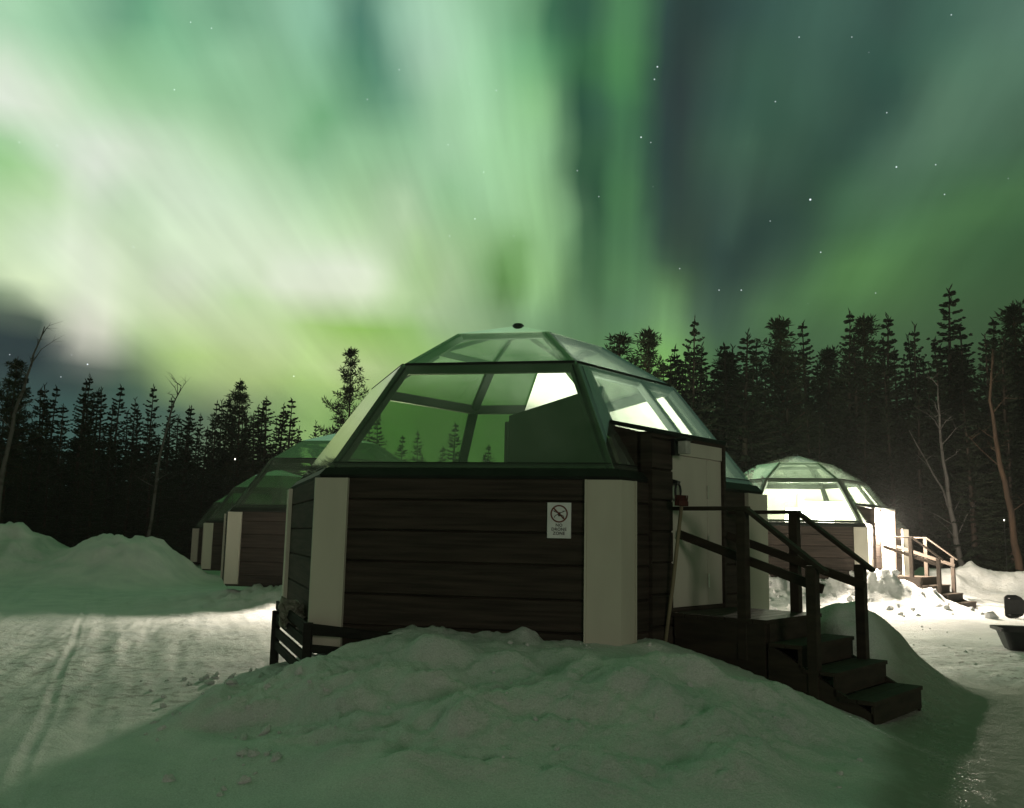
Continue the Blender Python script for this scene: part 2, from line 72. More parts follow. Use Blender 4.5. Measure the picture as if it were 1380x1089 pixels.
STARS = [(0.3013,0.8883,0.3465,3.0),(0.1417,0.8674,0.4770,2.0),(0.1396,0.8734,0.4665,1.6),(0.1297,0.9002,0.4158,2.0),(0.1400,0.9010,0.4106,1.0),(0.3747,0.8512,0.3675,2.0),(0.3604,0.8349,0.4160,1.2),(0.3151,0.9019,0.2953,1.5),(0.2185,0.9396,0.2635,1.4),(0.2409,0.9344,0.2625,1.6),(0.1770,0.9415,0.2869,1.2),(0.4070,0.8375,0.3647,1.2),(0.4173,0.8439,0.3372,1.2),(-0.0440,0.9403,0.3375,1.4),(-0.4243,0.8911,0.1607,2.0),(0.2595,0.8606,0.4383,1.3),(0.2744,0.8278,0.4893,1.2),(0.3210,0.8148,0.4828,1.0),(0.3994,0.7779,0.4850,1.2),(0.0646,0.9202,0.3860,1.2),(0.0885,0.9284,0.3608,1.0),(-0.3380,0.8387,0.4270,1.2),(-0.1558,0.8828,0.4431,1.1),(-0.1228,0.8733,0.4714,1.0),(-0.0228,0.8884,0.4586,1.1),(-0.2344,0.9582,0.1643,1.5),(-0.4457,0.8832,0.1461,1.0),(-0.4849,0.8593,0.1629,1.0),(-0.3178,0.8150,0.4846,1.0),(-0.3000,0.8225,0.4832,1.0),(-0.0730,0.9102,0.4078,1.0),(-0.0351,0.9229,0.3834,1.0),(-0.0711,0.9450,0.3194,1.0),(-0.3834,0.8803,0.2793,1.0),(-0.4393,0.8230,0.3601,1.0),(-0.4676,0.8090,0.3562,1.0),(0.2650,0.9063,0.3293,1.0),(0.3675,0.8954,0.2513,1.0),]
SKY_GAIN = 1.0          # aurora in front
TOP_COL = (0.066, 0.205, 0.068)         # sky overhead
GLOW = (0.60, 0.50, 0.36)   # fill glow added low in the sky behind the camera, lights the fronts
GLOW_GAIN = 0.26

def build_world():
    w = bpy.data.worlds.new("World")
    SC.world = w
    w.use_nodes = True
    nt = w.node_tree
    N, L = nt.nodes, nt.links
    N.clear()
    def node(t, **k):
        n = N.new(t)
        for a, v in k.items():
            setattr(n, a, v)
        return n
    def put(sock, v):
        if hasattr(v, 'is_output'):
            L.new(v, sock)
        else:
            sock.default_value = v
    def math_(op, a, b=None, c=None, clamp=False):
        n = node('ShaderNodeMath', operation=op, use_clamp=clamp)
        put(n.inputs[0], a)
        if b is not None: put(n.inputs[1], b)
        if c is not None: put(n.inputs[2], c)
        return n.outputs[0]
    def mix(f, a, b, mode='MIX'):
        n = node('ShaderNodeMix', data_type='RGBA', blend_type=mode)
        n.clamp_factor = True
        put(n.inputs[0], f)
        put(n.inputs[6], a)
        put(n.inputs[7], b)
        return n.outputs[2]
    def rng(v, a, b, c=0.0, d=1.0, smooth=True):
        n = node('ShaderNodeMapRange')
        n.interpolation_type = 'SMOOTHSTEP' if smooth else 'LINEAR'
        put(n.inputs[0], v)
        for i, q in enumerate((a, b, c, d)):
            n.inputs[i + 1].default_value = q
        return n.outputs[0]
    tc = node('ShaderNodeTexCoord')
    sep = node('ShaderNodeSeparateXYZ')
    L.new(tc.outputs['Generated'], sep.inputs[0])
    x, y, z = sep.outputs
    az = math_('MULTIPLY', math_('ARCTAN2', x, y), 180 / math.pi)
    el = math_('MULTIPLY', math_('ARCSINE', math_('MINIMUM', math_('MAXIMUM', z, -1.0), 1.0)), 180 / math.pi)
    # fine rays fanning out from a point low on the horizon, and a slow waver of the curtains
    phi = math_('ARCTAN2', math_('SUBTRACT', az, 6.0), math_('ADD', el, 9.0))
    rad = math_('SQRT', math_('ADD', math_('MULTIPLY', math_('SUBTRACT', az, 6.0), math_('SUBTRACT', az, 6.0)), math_('MULTIPLY', math_('ADD', el, 9.0), math_('ADD', el, 9.0))))
    def rays(fp, fr, detail):
        comb = node('ShaderNodeCombineXYZ')
        put(comb.inputs[0], math_('MULTIPLY', phi, fp))
        put(comb.inputs[1], math_('MULTIPLY', rad, fr))
        nz = node('ShaderNodeTexNoise')
        nz.inputs['Scale'].default_value = 1.0
        nz.inputs['Detail'].default_value = detail
        nz.inputs['Roughness'].default_value = 0.55
        L.new(comb.outputs[0], nz.inputs['Vector'])
        return nz.outputs[0]
    ray = rays(9.0, 0.05, 3.0)
    ray2 = rays(34.0, 0.06, 2.0)
    nw = node('ShaderNodeTexNoise')
    nw.inputs['Scale'].default_value = 7.0
    nw.inputs['Detail'].default_value = 3.0
    L.new(tc.outputs['Generated'], nw.inputs['Vector'])
    sw = node('ShaderNodeSeparateColor')
    L.new(nw.outputs['Color'], sw.inputs[0])
    az2 = math_('ADD', az, math_('MULTIPLY', math_('SUBTRACT', sw.outputs[0], 0.5), 2.2))
    el2 = math_('ADD', el, math_('MULTIPLY', math_('SUBTRACT', sw.outputs[1], 0.5), 1.6))
    pos_l = math_('MULTIPLY_ADD', az2, 1 / 32.4, 1.0, True)
    pos_r = math_('MULTIPLY', az2, 1 / 32.4, None, True)
    is_r = math_('GREATER_THAN', az2, 0.0)
    def ramp(cells, pos):
        r = node('ShaderNodeValToRGB')
        cr = r.color_ramp
        cr.interpolation = 'LINEAR'
        for k, c in enumerate(cells):
            p = k / (len(cells) - 1)
            e = cr.elements[0] if k == 0 else (cr.elements[-1] if k == len(cells) - 1 else cr.elements.new(p))
            e.position = p
            e.color = (*[int(h, 16) / 1000.0 for h in c.split(',')], 1)
        L.new(pos, r.inputs[0])
        return r.outputs[0]
    col = None
    for i, row in enumerate(SKY):
        cells = row.split()
        rowc = mix(is_r, ramp(cells[:31], pos_l), ramp(cells[30:], pos_r))
        col = rowc if col is None else mix(rng(el2, SKY_EL[i - 1], SKY_EL[i], smooth=False), col, rowc)
    # rays
    rf = math_('ADD', math_('MULTIPLY_ADD', ray, 0.46, 0.70), math_('MULTIPLY', ray2, 0.14))
    col = mix(1.0, col, rf, 'MULTIPLY')
    col = mix(1.0, col, (SKY_GAIN,) * 3 + (1,), 'MULTIPLY')
    # away from the picture: overhead and to the sides and back the display dies away
    col = mix(rng(el, 31, 46), col, (*TOP_COL, 1))
    over = 1.0
    aaz = math_('ABSOLUTE', az)
    side = math_('MAXIMUM', rng(aaz, 55, 120, 1.0, 0.06), rng(el, 45, 80, 0.0, 0.8))
    low = rng(el, -6, 5, 0.25, 1.0)
    fall = math_('MULTIPLY', math_('MULTIPLY', over, side), low)
    comb2 = node('ShaderNodeCombineXYZ')
    for i in range(3): put(comb2.inputs[i], fall)
    col = mix(1.0, col, comb2.outputs[0], 'MULTIPLY')
    # added fill glow behind the camera
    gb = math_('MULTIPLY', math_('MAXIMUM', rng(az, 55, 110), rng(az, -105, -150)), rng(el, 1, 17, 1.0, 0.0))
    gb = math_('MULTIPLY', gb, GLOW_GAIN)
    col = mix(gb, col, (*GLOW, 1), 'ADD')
    bg = node('ShaderNodeBackground')
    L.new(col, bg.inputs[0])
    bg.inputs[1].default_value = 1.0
    # stars
    vor = node('ShaderNodeTexVoronoi')
    vor.inputs['Scale'].default_value = 62.0
    L.new(tc.outputs['Generated'], vor.inputs['Vector'])
    dist, vcol = vor.outputs['Distance'], vor.outputs['Color']
    sc = node('ShaderNodeSeparateColor')
    L.new(vcol, sc.inputs[0])
    s = math_('MULTIPLY', rng(dist, 0.022, 0.040, 1.0, 0.0), math_('GREATER_THAN', sc.outputs[0], 0.80))
    s = math_('MULTIPLY', s, math_('MULTIPLY_ADD', sc.outputs[1], 0.3, 0.05))
    for (sx, sy, sz, m) in STARS:
        vd = node('ShaderNodeVectorMath', operation='DISTANCE')
        nrm = node('ShaderNodeVectorMath', operation='NORMALIZE')
        L.new(tc.outputs['Generated'], nrm.inputs[0])
        L.new(nrm.outputs[0], vd.inputs[0])
        vd.inputs[1].default_value = (sx, sy, sz)
        rad = 0.00045 + 0.00027 * m
        g = rng(vd.outputs['Value'], rad * 0.35, rad, 0.30 + 0.35 * m, 0.0)
        s = math_('ADD', s, g)
    s = math_('MULTIPLY', s, math_('GREATER_THAN', z, 0.02))
    bs = node('ShaderNodeBackground')
    bs.inputs[0].default_value = (0.85, 0.93, 1.0, 1)
    L.new(s, bs.inputs[1])
    add = node('ShaderNodeAddShader')
    L.new(bg.outputs[0], add.inputs[0])
    L.new(bs.outputs[0], add.inputs[1])
    out = node('ShaderNodeOutputWorld')
    L.new(add.outputs[0], out.inputs[0])
    w.cycles.sampling_method = 'MANUAL'
    w.cycles.sample_map_resolution = 1024
build_world()

# added soft sun lamp low behind the viewer, lights fronts and snow relief
sun_d = bpy.data.lights.new('low_fill', 'SUN')
sun_d.energy = 0.32
sun_d.angle = R(14)
sun_d.color = (1.0, 0.93, 0.76)
sun = bpy.data.objects.new('low_fill', sun_d)
COL.objects.link(sun)
sun.rotation_euler = Vector((0.30, -0.94, 0.17)).to_track_quat('Z', 'Y').to_euler()

# ------------------------------------------------------------------ helpers
def tag(o, label=None, cat=None, group=None, kind=None):
    if label: o['label'] = label
    if cat: o['category'] = cat
    if group: o['group'] = group
    if kind: o['kind'] = kind
    return o

def empty(name, loc=(0, 0, 0), rz=0.0, parent=None):
    o = bpy.data.objects.new(name, None)
    o.empty_display_size = 0.3
    COL.objects.link(o)
    o.location = loc
    o.rotation_euler = (0, 0, rz)
    if parent: o.parent = parent
    return o

def copy_tree(o, parent=None):
    c = o.copy()
    COL.objects.link(c)
    if parent: c.parent = parent
    for ch in list(o.children):
        copy_tree(ch, c)
    return c

class MB:
    """collects solids into one mesh"""
    def __init__(s):
        s.v, s.f = [], []
    def add(s, vs, fs):
        b = len(s.v)
        s.v += [tuple(p) for p in vs]
        s.f += [tuple(i + b for i in f) for f in fs]
        return s
    def hexa(s, p):      # 8 corners: bottom ring 0-3, top ring 4-7
        return s.add(p, [(3, 2, 1, 0), (4, 5, 6, 7), (0, 1, 5, 4), (1, 2, 6, 5), (2, 3, 7, 6), (3, 0, 4, 7)])
    def box(s, c, d, ax=None):
        c = Vector(c)
        X, Y, Z = ax if ax else (Vector((1, 0, 0)), Vector((0, 1, 0)), Vector((0, 0, 1)))
        a, b, e = d[0] / 2, d[1] / 2, d[2] / 2
        pts = [c + X * (i * a) + Y * (j * b) + Z * (k * e) for k in (-1, 1) for i, j in ((-1, -1), (1, -1), (1, 1), (-1, 1))]
        return s.hexa(pts)
    def bar(s, p, q, w, d, upv=(0, 0, 1)):
        p, q, u = Vector(p), Vector(q), Vector(upv)
        t = (q - p).normalized()
        sx = t.cross(u)
        if sx.length < 1e-5: sx = t.cross(Vector((1, 0, 0)))
        sx.normalize()
        sy = sx.cross(t).normalized()
        pts = [o + sx * (i * w / 2) + sy * (j * d / 2) for o in (p, q) for i, j in ((-1, -1), (1, -1), (1, 1), (-1, 1))]
        return s.hexa(pts)
    def prism(s, poly, thick):     # flat polygon thickened along its normal
        P = [Vector(p) for p in poly]
        n = Vector((0, 0, 0))
        for i in range(len(P)):
            n += P[i].cross(P[(i + 1) % len(P)])
        n.normalize()
        k = len(P)
        vs = [p - n * thick / 2 for p in P] + [p + n * thick / 2 for p in P]
        fs = [tuple(range(k - 1, -1, -1)), tuple(range(k, 2 * k))]
        fs += [(i, (i + 1) % k, k + (i + 1) % k, k + i) for i in range(k)]
        return s.add(vs, fs)
    def tube(s, pts, rads, n=8, cap=True):
        P = [Vector(p) for p in pts]
        rings = []
        for i, p in enumerate(P):
            t = (P[min(i + 1, len(P) - 1)] - P[max(i - 1, 0)]).normalized()
            a = t.cross(Vector((0.31, 0.17, 0.94)))
            if a.length < 1e-4: a = t.cross(Vector((1, 0, 0)))
            a.normalize()
            b = t.cross(a)
            rings.append([p + (a * math.cos(k * 2 * math.pi / n) + b * math.sin(k * 2 * math.pi / n)) * rads[i] for k in range(n)])
        vs = [v for r in rings for v in r]
        fs = [(i * n + k, i * n + (k + 1) % n, (i + 1) * n + (k + 1) % n, (i + 1) * n + k) for i in range(len(P) - 1) for k in range(n)]
        if cap:
            fs.append(tuple(range(n - 1, -1, -1)))
            fs.append(tuple(range((len(P) - 1) * n, len(P) * n)))
        return s.add(vs, fs)
    def lathe(s, prof, c=(0, 0, 0), n=24):
        c = Vector(c)
        vs = [c + Vector((r * math.cos(k * 2 * math.pi / n), r * math.sin(k * 2 * math.pi / n), z)) for r, z in prof for k in range(n)]
        fs = [(i * n + k, i * n + (k + 1) % n, (i + 1) * n + (k + 1) % n, (i + 1) * n + k) for i in range(len(prof) - 1) for k in range(n)]
        return s.add(vs, fs)
    def build(s, name, mat, parent=None, bevel=0.0, smooth=False):
        me = bpy.data.meshes.new(name)
        me.from_pydata(s.v, [], s.f)
        me.materials.append(mat)
        if smooth:
            me.polygons.foreach_set('use_smooth', [True] * len(me.polygons))
        me.update()
        o = bpy.data.objects.new(name, me)
        COL.objects.link(o)
        if parent: o.parent = parent
        if bevel:
            m = o.modifiers.new('bevel', 'BEVEL')
            m.width = bevel
            m.segments = 2
            m.limit_method = 'ANGLE'
        return o

# ------------------------------------------------------------------ materials
def new_mat(name):
    m = bpy.data.materials.new(name)
    m.use_nodes = True
    nt = m.node_tree
    b = nt.nodes['Principled BSDF']
    return m, nt, b

def surf(name, col, col2=None, rough=0.7, scale=(6, 6, 6), detail=4, bump=0.0, bump_scale=None, spec=0.3, metal=0.0, lo=0.35, hi=0.65):
    m, nt, b = new_mat(name)
    N, L = nt.nodes, nt.links
    b.inputs['Roughness'].default_value = rough
    b.inputs['Specular IOR Level'].default_value = spec
    b.inputs['Metallic'].default_value = metal
    tc = N.new('ShaderNodeTexCoord')
    mp = N.new('ShaderNodeMapping')
    mp.inputs['Scale'].default_value = scale
    L.new(tc.outputs['Object'], mp.inputs[0])
    nz = N.new('ShaderNodeTexNoise')
    nz.inputs['Scale'].default_value = 1.0
    nz.inputs['Detail'].default_value = detail
    L.new(mp.outputs[0], nz.inputs['Vector'])
    r = N.new('ShaderNodeValToRGB')
    c2 = col2 if col2 else tuple(c * 0.7 for c in col)
    r.color_ramp.elements[0].position = lo
    r.color_ramp.elements[1].position = hi
    r.color_ramp.elements[0].color = (*c2, 1)
    r.color_ramp.elements[1].color = (*col, 1)
    L.new(nz.outputs[0], r.inputs[0])
    L.new(r.outputs[0], b.inputs['Base Color'])
    if bump:
        nb = N.new('ShaderNodeTexNoise')
        nb.inputs['Scale'].default_value = 1.0
        nb.inputs['Detail'].default_value = 5
        m2 = N.new('ShaderNodeMapping')
        m2.inputs['Scale'].default_value = bump_scale or scale
        L.new(tc.outputs['Object'], m2.inputs[0])
        L.new(m2.outputs[0], nb.inputs['Vector'])
        bp = N.new('ShaderNodeBump')
        bp.inputs['Strength'].default_value = 1.0
        bp.inputs['Distance'].default_value = bump
        L.new(nb.outputs[0], bp.inputs['Height'])
        L.new(bp.outputs[0], b.inputs['Normal'])
    return m

def glow_mat(name, col, strength):
    m = bpy.data.materials.new(name)
    m.use_nodes = True
    N, L = m.node_tree.nodes, m.node_tree.links
    N.clear()
    e = N.new('ShaderNodeEmission')
    e.inputs[0].default_value = (*col, 1)
    e.inputs[1].default_value = strength
    o = N.new('ShaderNodeOutputMaterial')
    L.new(e.outputs[0], o.inputs[0])
    return m

def glass_mat(name, tint):
    m = bpy.data.materials.new(name)
    m.use_nodes = True
    N, L = m.node_tree.nodes, m.node_tree.links
    N.clear()
    tr = N.new('ShaderNodeBsdfTransparent')
    tr.inputs[0].default_value = (*tint, 1)
    gl = N.new('ShaderNodeBsdfGlossy')
    gl.inputs['Roughness'].default_value = 0.03
    lw = N.new('ShaderNodeLayerWeight')
    lw.inputs['Blend'].default_value = 0.5
    pw = N.new('ShaderNodeMath'); pw.operation = 'POWER'
    pw.inputs[1].default_value = 3.0
    L.new(lw.outputs['Facing'], pw.inputs[0])
    ml = N.new('ShaderNodeMath'); ml.operation = 'MULTIPLY_ADD'; ml.use_clamp = True
    ml.inputs[1].default_value = 1.0
    ml.inputs[2].default_value = 0.045
    L.new(pw.outputs[0], ml.inputs[0])
    mx = N.new('ShaderNodeMixShader')
    L.new(ml.outputs[0], mx.inputs[0])
    L.new(tr.outputs[0], mx.inputs[1])
    L.new(gl.outputs[0], mx.inputs[2])
    # frost and dust on the pane
    df = N.new('ShaderNodeBsdfDiffuse')
    df.inputs[0].default_value = (0.7, 0.75, 0.7, 1)
    tc = N.new('ShaderNodeTexCoord')
    nz = N.new('ShaderNodeTexNoise')
    nz.inputs['Scale'].default_value = 2.2
    nz.inputs['Detail'].default_value = 6
    L.new(tc.outputs['Object'], nz.inputs['Vector'])
    mr = N.new('ShaderNodeMapRange')
    mr.inputs[1].default_value = 0.35
    mr.inputs[2].default_value = 0.8
    mr.inputs[3].default_value = 0.035
    mr.inputs[4].default_value = 0.10
    L.new(nz.outputs[0], mr.inputs[0])
    mx2 = N.new('ShaderNodeMixShader')
    L.new(mr.outputs[0], mx2.inputs[0])
    L.new(mx.outputs[0], mx2.inputs[1])
    L.new(df.outputs[0], mx2.inputs[2])
    o = N.new('ShaderNodeOutputMaterial')
    L.new(mx2.outputs[0], o.inputs[0])
    return m

M_LOG = surf('stained_logs', (0.062, 0.048, 0.040), (0.032, 0.026, 0.022), 0.72, (1.2, 1.2, 22), 5, 0.006, (3, 3, 60), 0.10)
M_BEAM = surf('dark_frame_metal', (0.020, 0.024, 0.021), (0.014, 0.017, 0.015), 0.6, (5, 5, 5), 4, 0.001, (40, 40, 40), 0.15)
M_PANEL = surf('cream_board', (0.58, 0.555, 0.47), (0.50, 0.475, 0.40), 0.6, (2, 2, 0.6), 4, 0.0012, (60, 60, 3), 0.3)
M_DOOR = surf('cream_door', (0.60, 0.57, 0.50), (0.52, 0.49, 0.43), 0.55, (2, 2, 0.8), 4, 0.0008, (70, 70, 4), 0.3)
M_STAIR = surf('stair_timber', (0.050, 0.038, 0.029), (0.030, 0.024, 0.019), 0.7, (3, 3, 14), 5, 0.004, (8, 8, 40), 0.2)
M_BLACK = surf('black_plastic', (0.016, 0.016, 0.017), (0.010, 0.010, 0.011), 0.45, (9, 9, 9), 3, 0.001, (60, 60, 60), 0.4)
M_METAL = surf('bright_metal', (0.75, 0.74, 0.70), (0.6, 0.6, 0.56), 0.3, (20, 20, 20), 3, 0, None, 0.5, 0.9)
M_SKIRT = surf('charred_boards', (0.020, 0.018, 0.016), (0.011, 0.010, 0.009), 0.75, (4, 4, 30), 5, 0.004, (6, 6, 40), 0.2)
M_INNER = surf('interior_panel', (0.055, 0.055, 0.048), (0.040, 0.040, 0.036), 0.6, (2, 2, 2), 3)
M_WHITE = surf('white_paint', (0.78, 0.76, 0.72), (0.70, 0.68, 0.64), 0.5, (2, 2, 2), 3)
M_SIGN = surf('sign_board', (0.80, 0.81, 0.82), (0.70, 0.71, 0.73), 0.4, (9, 9, 9), 5)
M_RED = surf('sign_ring_paint', (0.16, 0.035, 0.025), (0.10, 0.025, 0.02), 0.5, (30, 30, 30), 3)
M_INK = surf('sign_ink', (0.035, 0.030, 0.030), (0.02, 0.02, 0.02), 0.5, (30, 30, 30), 3)
M_BROOM = surf('broom_wood', (0.30, 0.26, 0.17), (0.20, 0.17, 0.11), 0.65, (8, 8, 2), 4)
M_BRISTLE = surf('broom_bristle', (0.10, 0.028, 0.022), (0.05, 0.015, 0.012), 0.8, (60, 60, 4), 3, 0.004, (90, 90, 6))
M_GLASS = glass_mat('dome_glass', (0.775, 0.86, 0.75))
M_LAMPGLASS = surf('lamp_glass_off', (0.55, 0.55, 0.52), None, 0.2, (9, 9, 9), 2)
M_LAMPON = glow_mat('lamp_glass_lit', (1.0, 0.90, 0.76), 150.0)
M_SHADE = glow_mat('lampshade_lit', (1.0, 0.93, 0.82), 22.0)
M_BARK = surf('spruce_bark', (0.045, 0.035, 0.028), (0.022, 0.018, 0.015), 0.9, (6, 6, 2.5), 5, 0.02, (12, 12, 4), 0.1)
M_PINEBARK = surf('red_pine_bark', (0.042, 0.030, 0.023), (0.07, 0.045, 0.03), 0.9, (5, 5, 1.2), 5, 0.02, (12, 12, 4), 0.1)
M_BIRCH = surf('birch_bark', (0.085, 0.08, 0.075), (0.05, 0.045, 0.04), 0.8, (3, 3, 5), 5, 0.004, (9, 9, 20), 0.1, 0.0, 0.36, 0.46)
M_SPRUCE = surf('spruce_needles', (0.020, 0.030, 0.016), (0.009, 0.015, 0.008), 0.75, (1.3, 1.3, 1.3), 3, 0, None, 0.15)
M_PINE = surf('pine_needles', (0.030, 0.040, 0.019), (0.014, 0.021, 0.011), 0.75, (1.1, 1.1, 1.1), 3, 0, None, 0.15)

def snow_mat():
    m, nt, b = new_mat('snow')
    N, L = nt.nodes, nt.links
    tc = N.new('ShaderNodeTexCoord')
    at = N.new('ShaderNodeAttribute'); at.attribute_name = 'dirt'
    ic = N.new('ShaderNodeAttribute'); ic.attribute_name = 'ice_shade'
    n1 = N.new('ShaderNodeTexNoise'); n1.inputs['Scale'].default_value = 1.7; n1.inputs['Detail'].default_value = 7
    n2 = N.new('ShaderNodeTexNoise'); n2.inputs['Scale'].default_value = 7.0; n2.inputs['Detail'].default_value = 8; n2.inputs['Roughness'].default_value = 0.7
    n3 = N.new('ShaderNodeTexNoise'); n3.inputs['Scale'].default_value = 60.0; n3.inputs['Detail'].default_value = 4
    for n in (n1, n2, n3): L.new(tc.outputs['Object'], n.inputs['Vector'])
    cr = N.new('ShaderNodeValToRGB')
    cr.color_ramp.elements[0].position = 0.3; cr.color_ramp.elements[1].position = 0.7
    cr.color_ramp.elements[0].color = (0.68, 0.70, 0.71, 1); cr.color_ramp.elements[1].color = (0.84, 0.84, 0.83, 1)
    L.new(n1.outputs[0], cr.inputs[0])
    dr = N.new('ShaderNodeMapRange'); dr.inputs[1].default_value = 0.50; dr.inputs[2].default_value = 0.62
    L.new(n2.outputs[0], dr.inputs[0])
    mu = N.new('ShaderNodeMath'); mu.operation = 'MULTIPLY'; mu.use_clamp = True
    L.new(dr.outputs[0], mu.inputs[0]); L.new(at.outputs['Fac'], mu.inputs[1])
    gr = N.new('ShaderNodeTexNoise'); gr.inputs['Scale'].default_value = 85.0; gr.inputs['Detail'].default_value = 3; gr.inputs['Roughness'].default_value = 0.8
    L.new(tc.outputs['Object'], gr.inputs['Vector'])
    gm = N.new('ShaderNodeMapRange'); gm.inputs[1].default_value = 0.3; gm.inputs[2].default_value = 0.7; gm.inputs[3].default_value = 0.72; gm.inputs[4].default_value = 1.08
    L.new(gr.outputs[0], gm.inputs[0])
    gx = N.new('ShaderNodeMix'); gx.data_type = 'RGBA'; gx.blend_type = 'MULTIPLY'; gx.inputs[0].default_value = 1.0
    L.new(cr.outputs[0], gx.inputs[6]); L.new(gm.outputs[0], gx.inputs[7])
    mx = N.new('ShaderNodeMix'); mx.data_type = 'RGBA'
    L.new(mu.outputs[0], mx.inputs[0]); L.new(gx.outputs[2], mx.inputs[6]); mx.inputs[7].default_value = (0.10, 0.085, 0.07, 1)
    mi = N.new('ShaderNodeMix'); mi.data_type = 'RGBA'
    ii = N.new('ShaderNodeMath'); ii.operation = 'MULTIPLY'; ii.inputs[1].default_value = 0.95
    L.new(ic.outputs['Fac'], ii.inputs[0])
    L.new(ii.outputs[0], mi.inputs[0]); L.new(mx.outputs[2], mi.inputs[6]); mi.inputs[7].default_value = (0.30, 0.32, 0.27, 1)
    L.new(mi.outputs[2], b.inputs['Base Color'])
    rg = N.new('ShaderNodeMapRange'); rg.inputs[3].default_value = 0.72; rg.inputs[4].default_value = 0.13
    wt = N.new('ShaderNodeAttribute'); wt.attribute_name = 'wet'
    n4 = N.new('ShaderNodeTexNoise'); n4.inputs['Scale'].default_value = 9.0; n4.inputs['Detail'].default_value = 3
    L.new(tc.outputs['Object'], n4.inputs['Vector'])
    wm = N.new('ShaderNodeMapRange'); wm.inputs[1].default_value = 0.53; wm.inputs[2].default_value = 0.60
    L.new(n4.outputs[0], wm.inputs[0])
    ww = N.new('ShaderNodeMath'); ww.operation = 'MULTIPLY'
    L.new(wt.outputs['Fac'], ww.inputs[0]); L.new(wm.outputs[0], ww.inputs[1])
    L.new(ww.outputs[0], rg.inputs[0]); L.new(rg.outputs[0], b.inputs['Roughness'])
    sp = N.new('ShaderNodeMapRange'); sp.inputs[3].default_value = 0.12; sp.inputs[4].default_value = 0.8
    L.new(ww.outputs[0], sp.inputs[0]); L.new(sp.outputs[0], b.inputs['Specular IOR Level'])
    ad = N.new('ShaderNodeMath'); ad.operation = 'MULTIPLY_ADD'; ad.inputs[1].default_value = 0.22
    L.new(n3.outputs[0], ad.inputs[0]); L.new(n2.outputs[0], ad.inputs[2])
    bp = N.new('ShaderNodeBump'); bp.inputs['Strength'].default_value = 0.8; bp.inputs['Distance'].default_value = 0.06
    L.new(ad.outputs[0], bp.inputs['Height']); L.new(bp.outputs[0], b.inputs['Normal'])
    return m
M_SNOW = snow_mat()

# ------------------------------------------------------------------ terrain
rng_ = np.random.RandomState(7)
HASH = rng_.rand(256, 256)
def vnoise(x, y):
    xi, yi = np.floor(x).astype(int), np.floor(y).astype(int)
    fx, fy = x - xi, y - yi
    fx = fx * fx * fx * (fx * (fx * 6 - 15) + 10)
    fy = fy * fy * fy * (fy * (fy * 6 - 15) + 10)
    a, b = HASH[xi % 256, yi % 256], HASH[(xi + 1) % 256, yi % 256]
    c, d = HASH[xi % 256, (yi + 1) % 256], HASH[(xi + 1) % 256, (yi + 1) % 256]
    return (a * (1 - fx) + b * fx) * (1 - fy) + (c * (1 - fx) + d * fx) * fy - 0.5
def fbm(x, y, s, o=4, g=0.5):
    t, amp = 0.0, 1.0
    for i in range(o):
        t = t + amp * vnoise(x * s + 17.3 * i, y * s - 9.1 * i)
        s *= 2.03
        amp *= g
    return t
def sm(a, b, x):
    t = np.clip((x - a) / (b - a), 0, 1)
    return t * t * (3 - 2 * t)

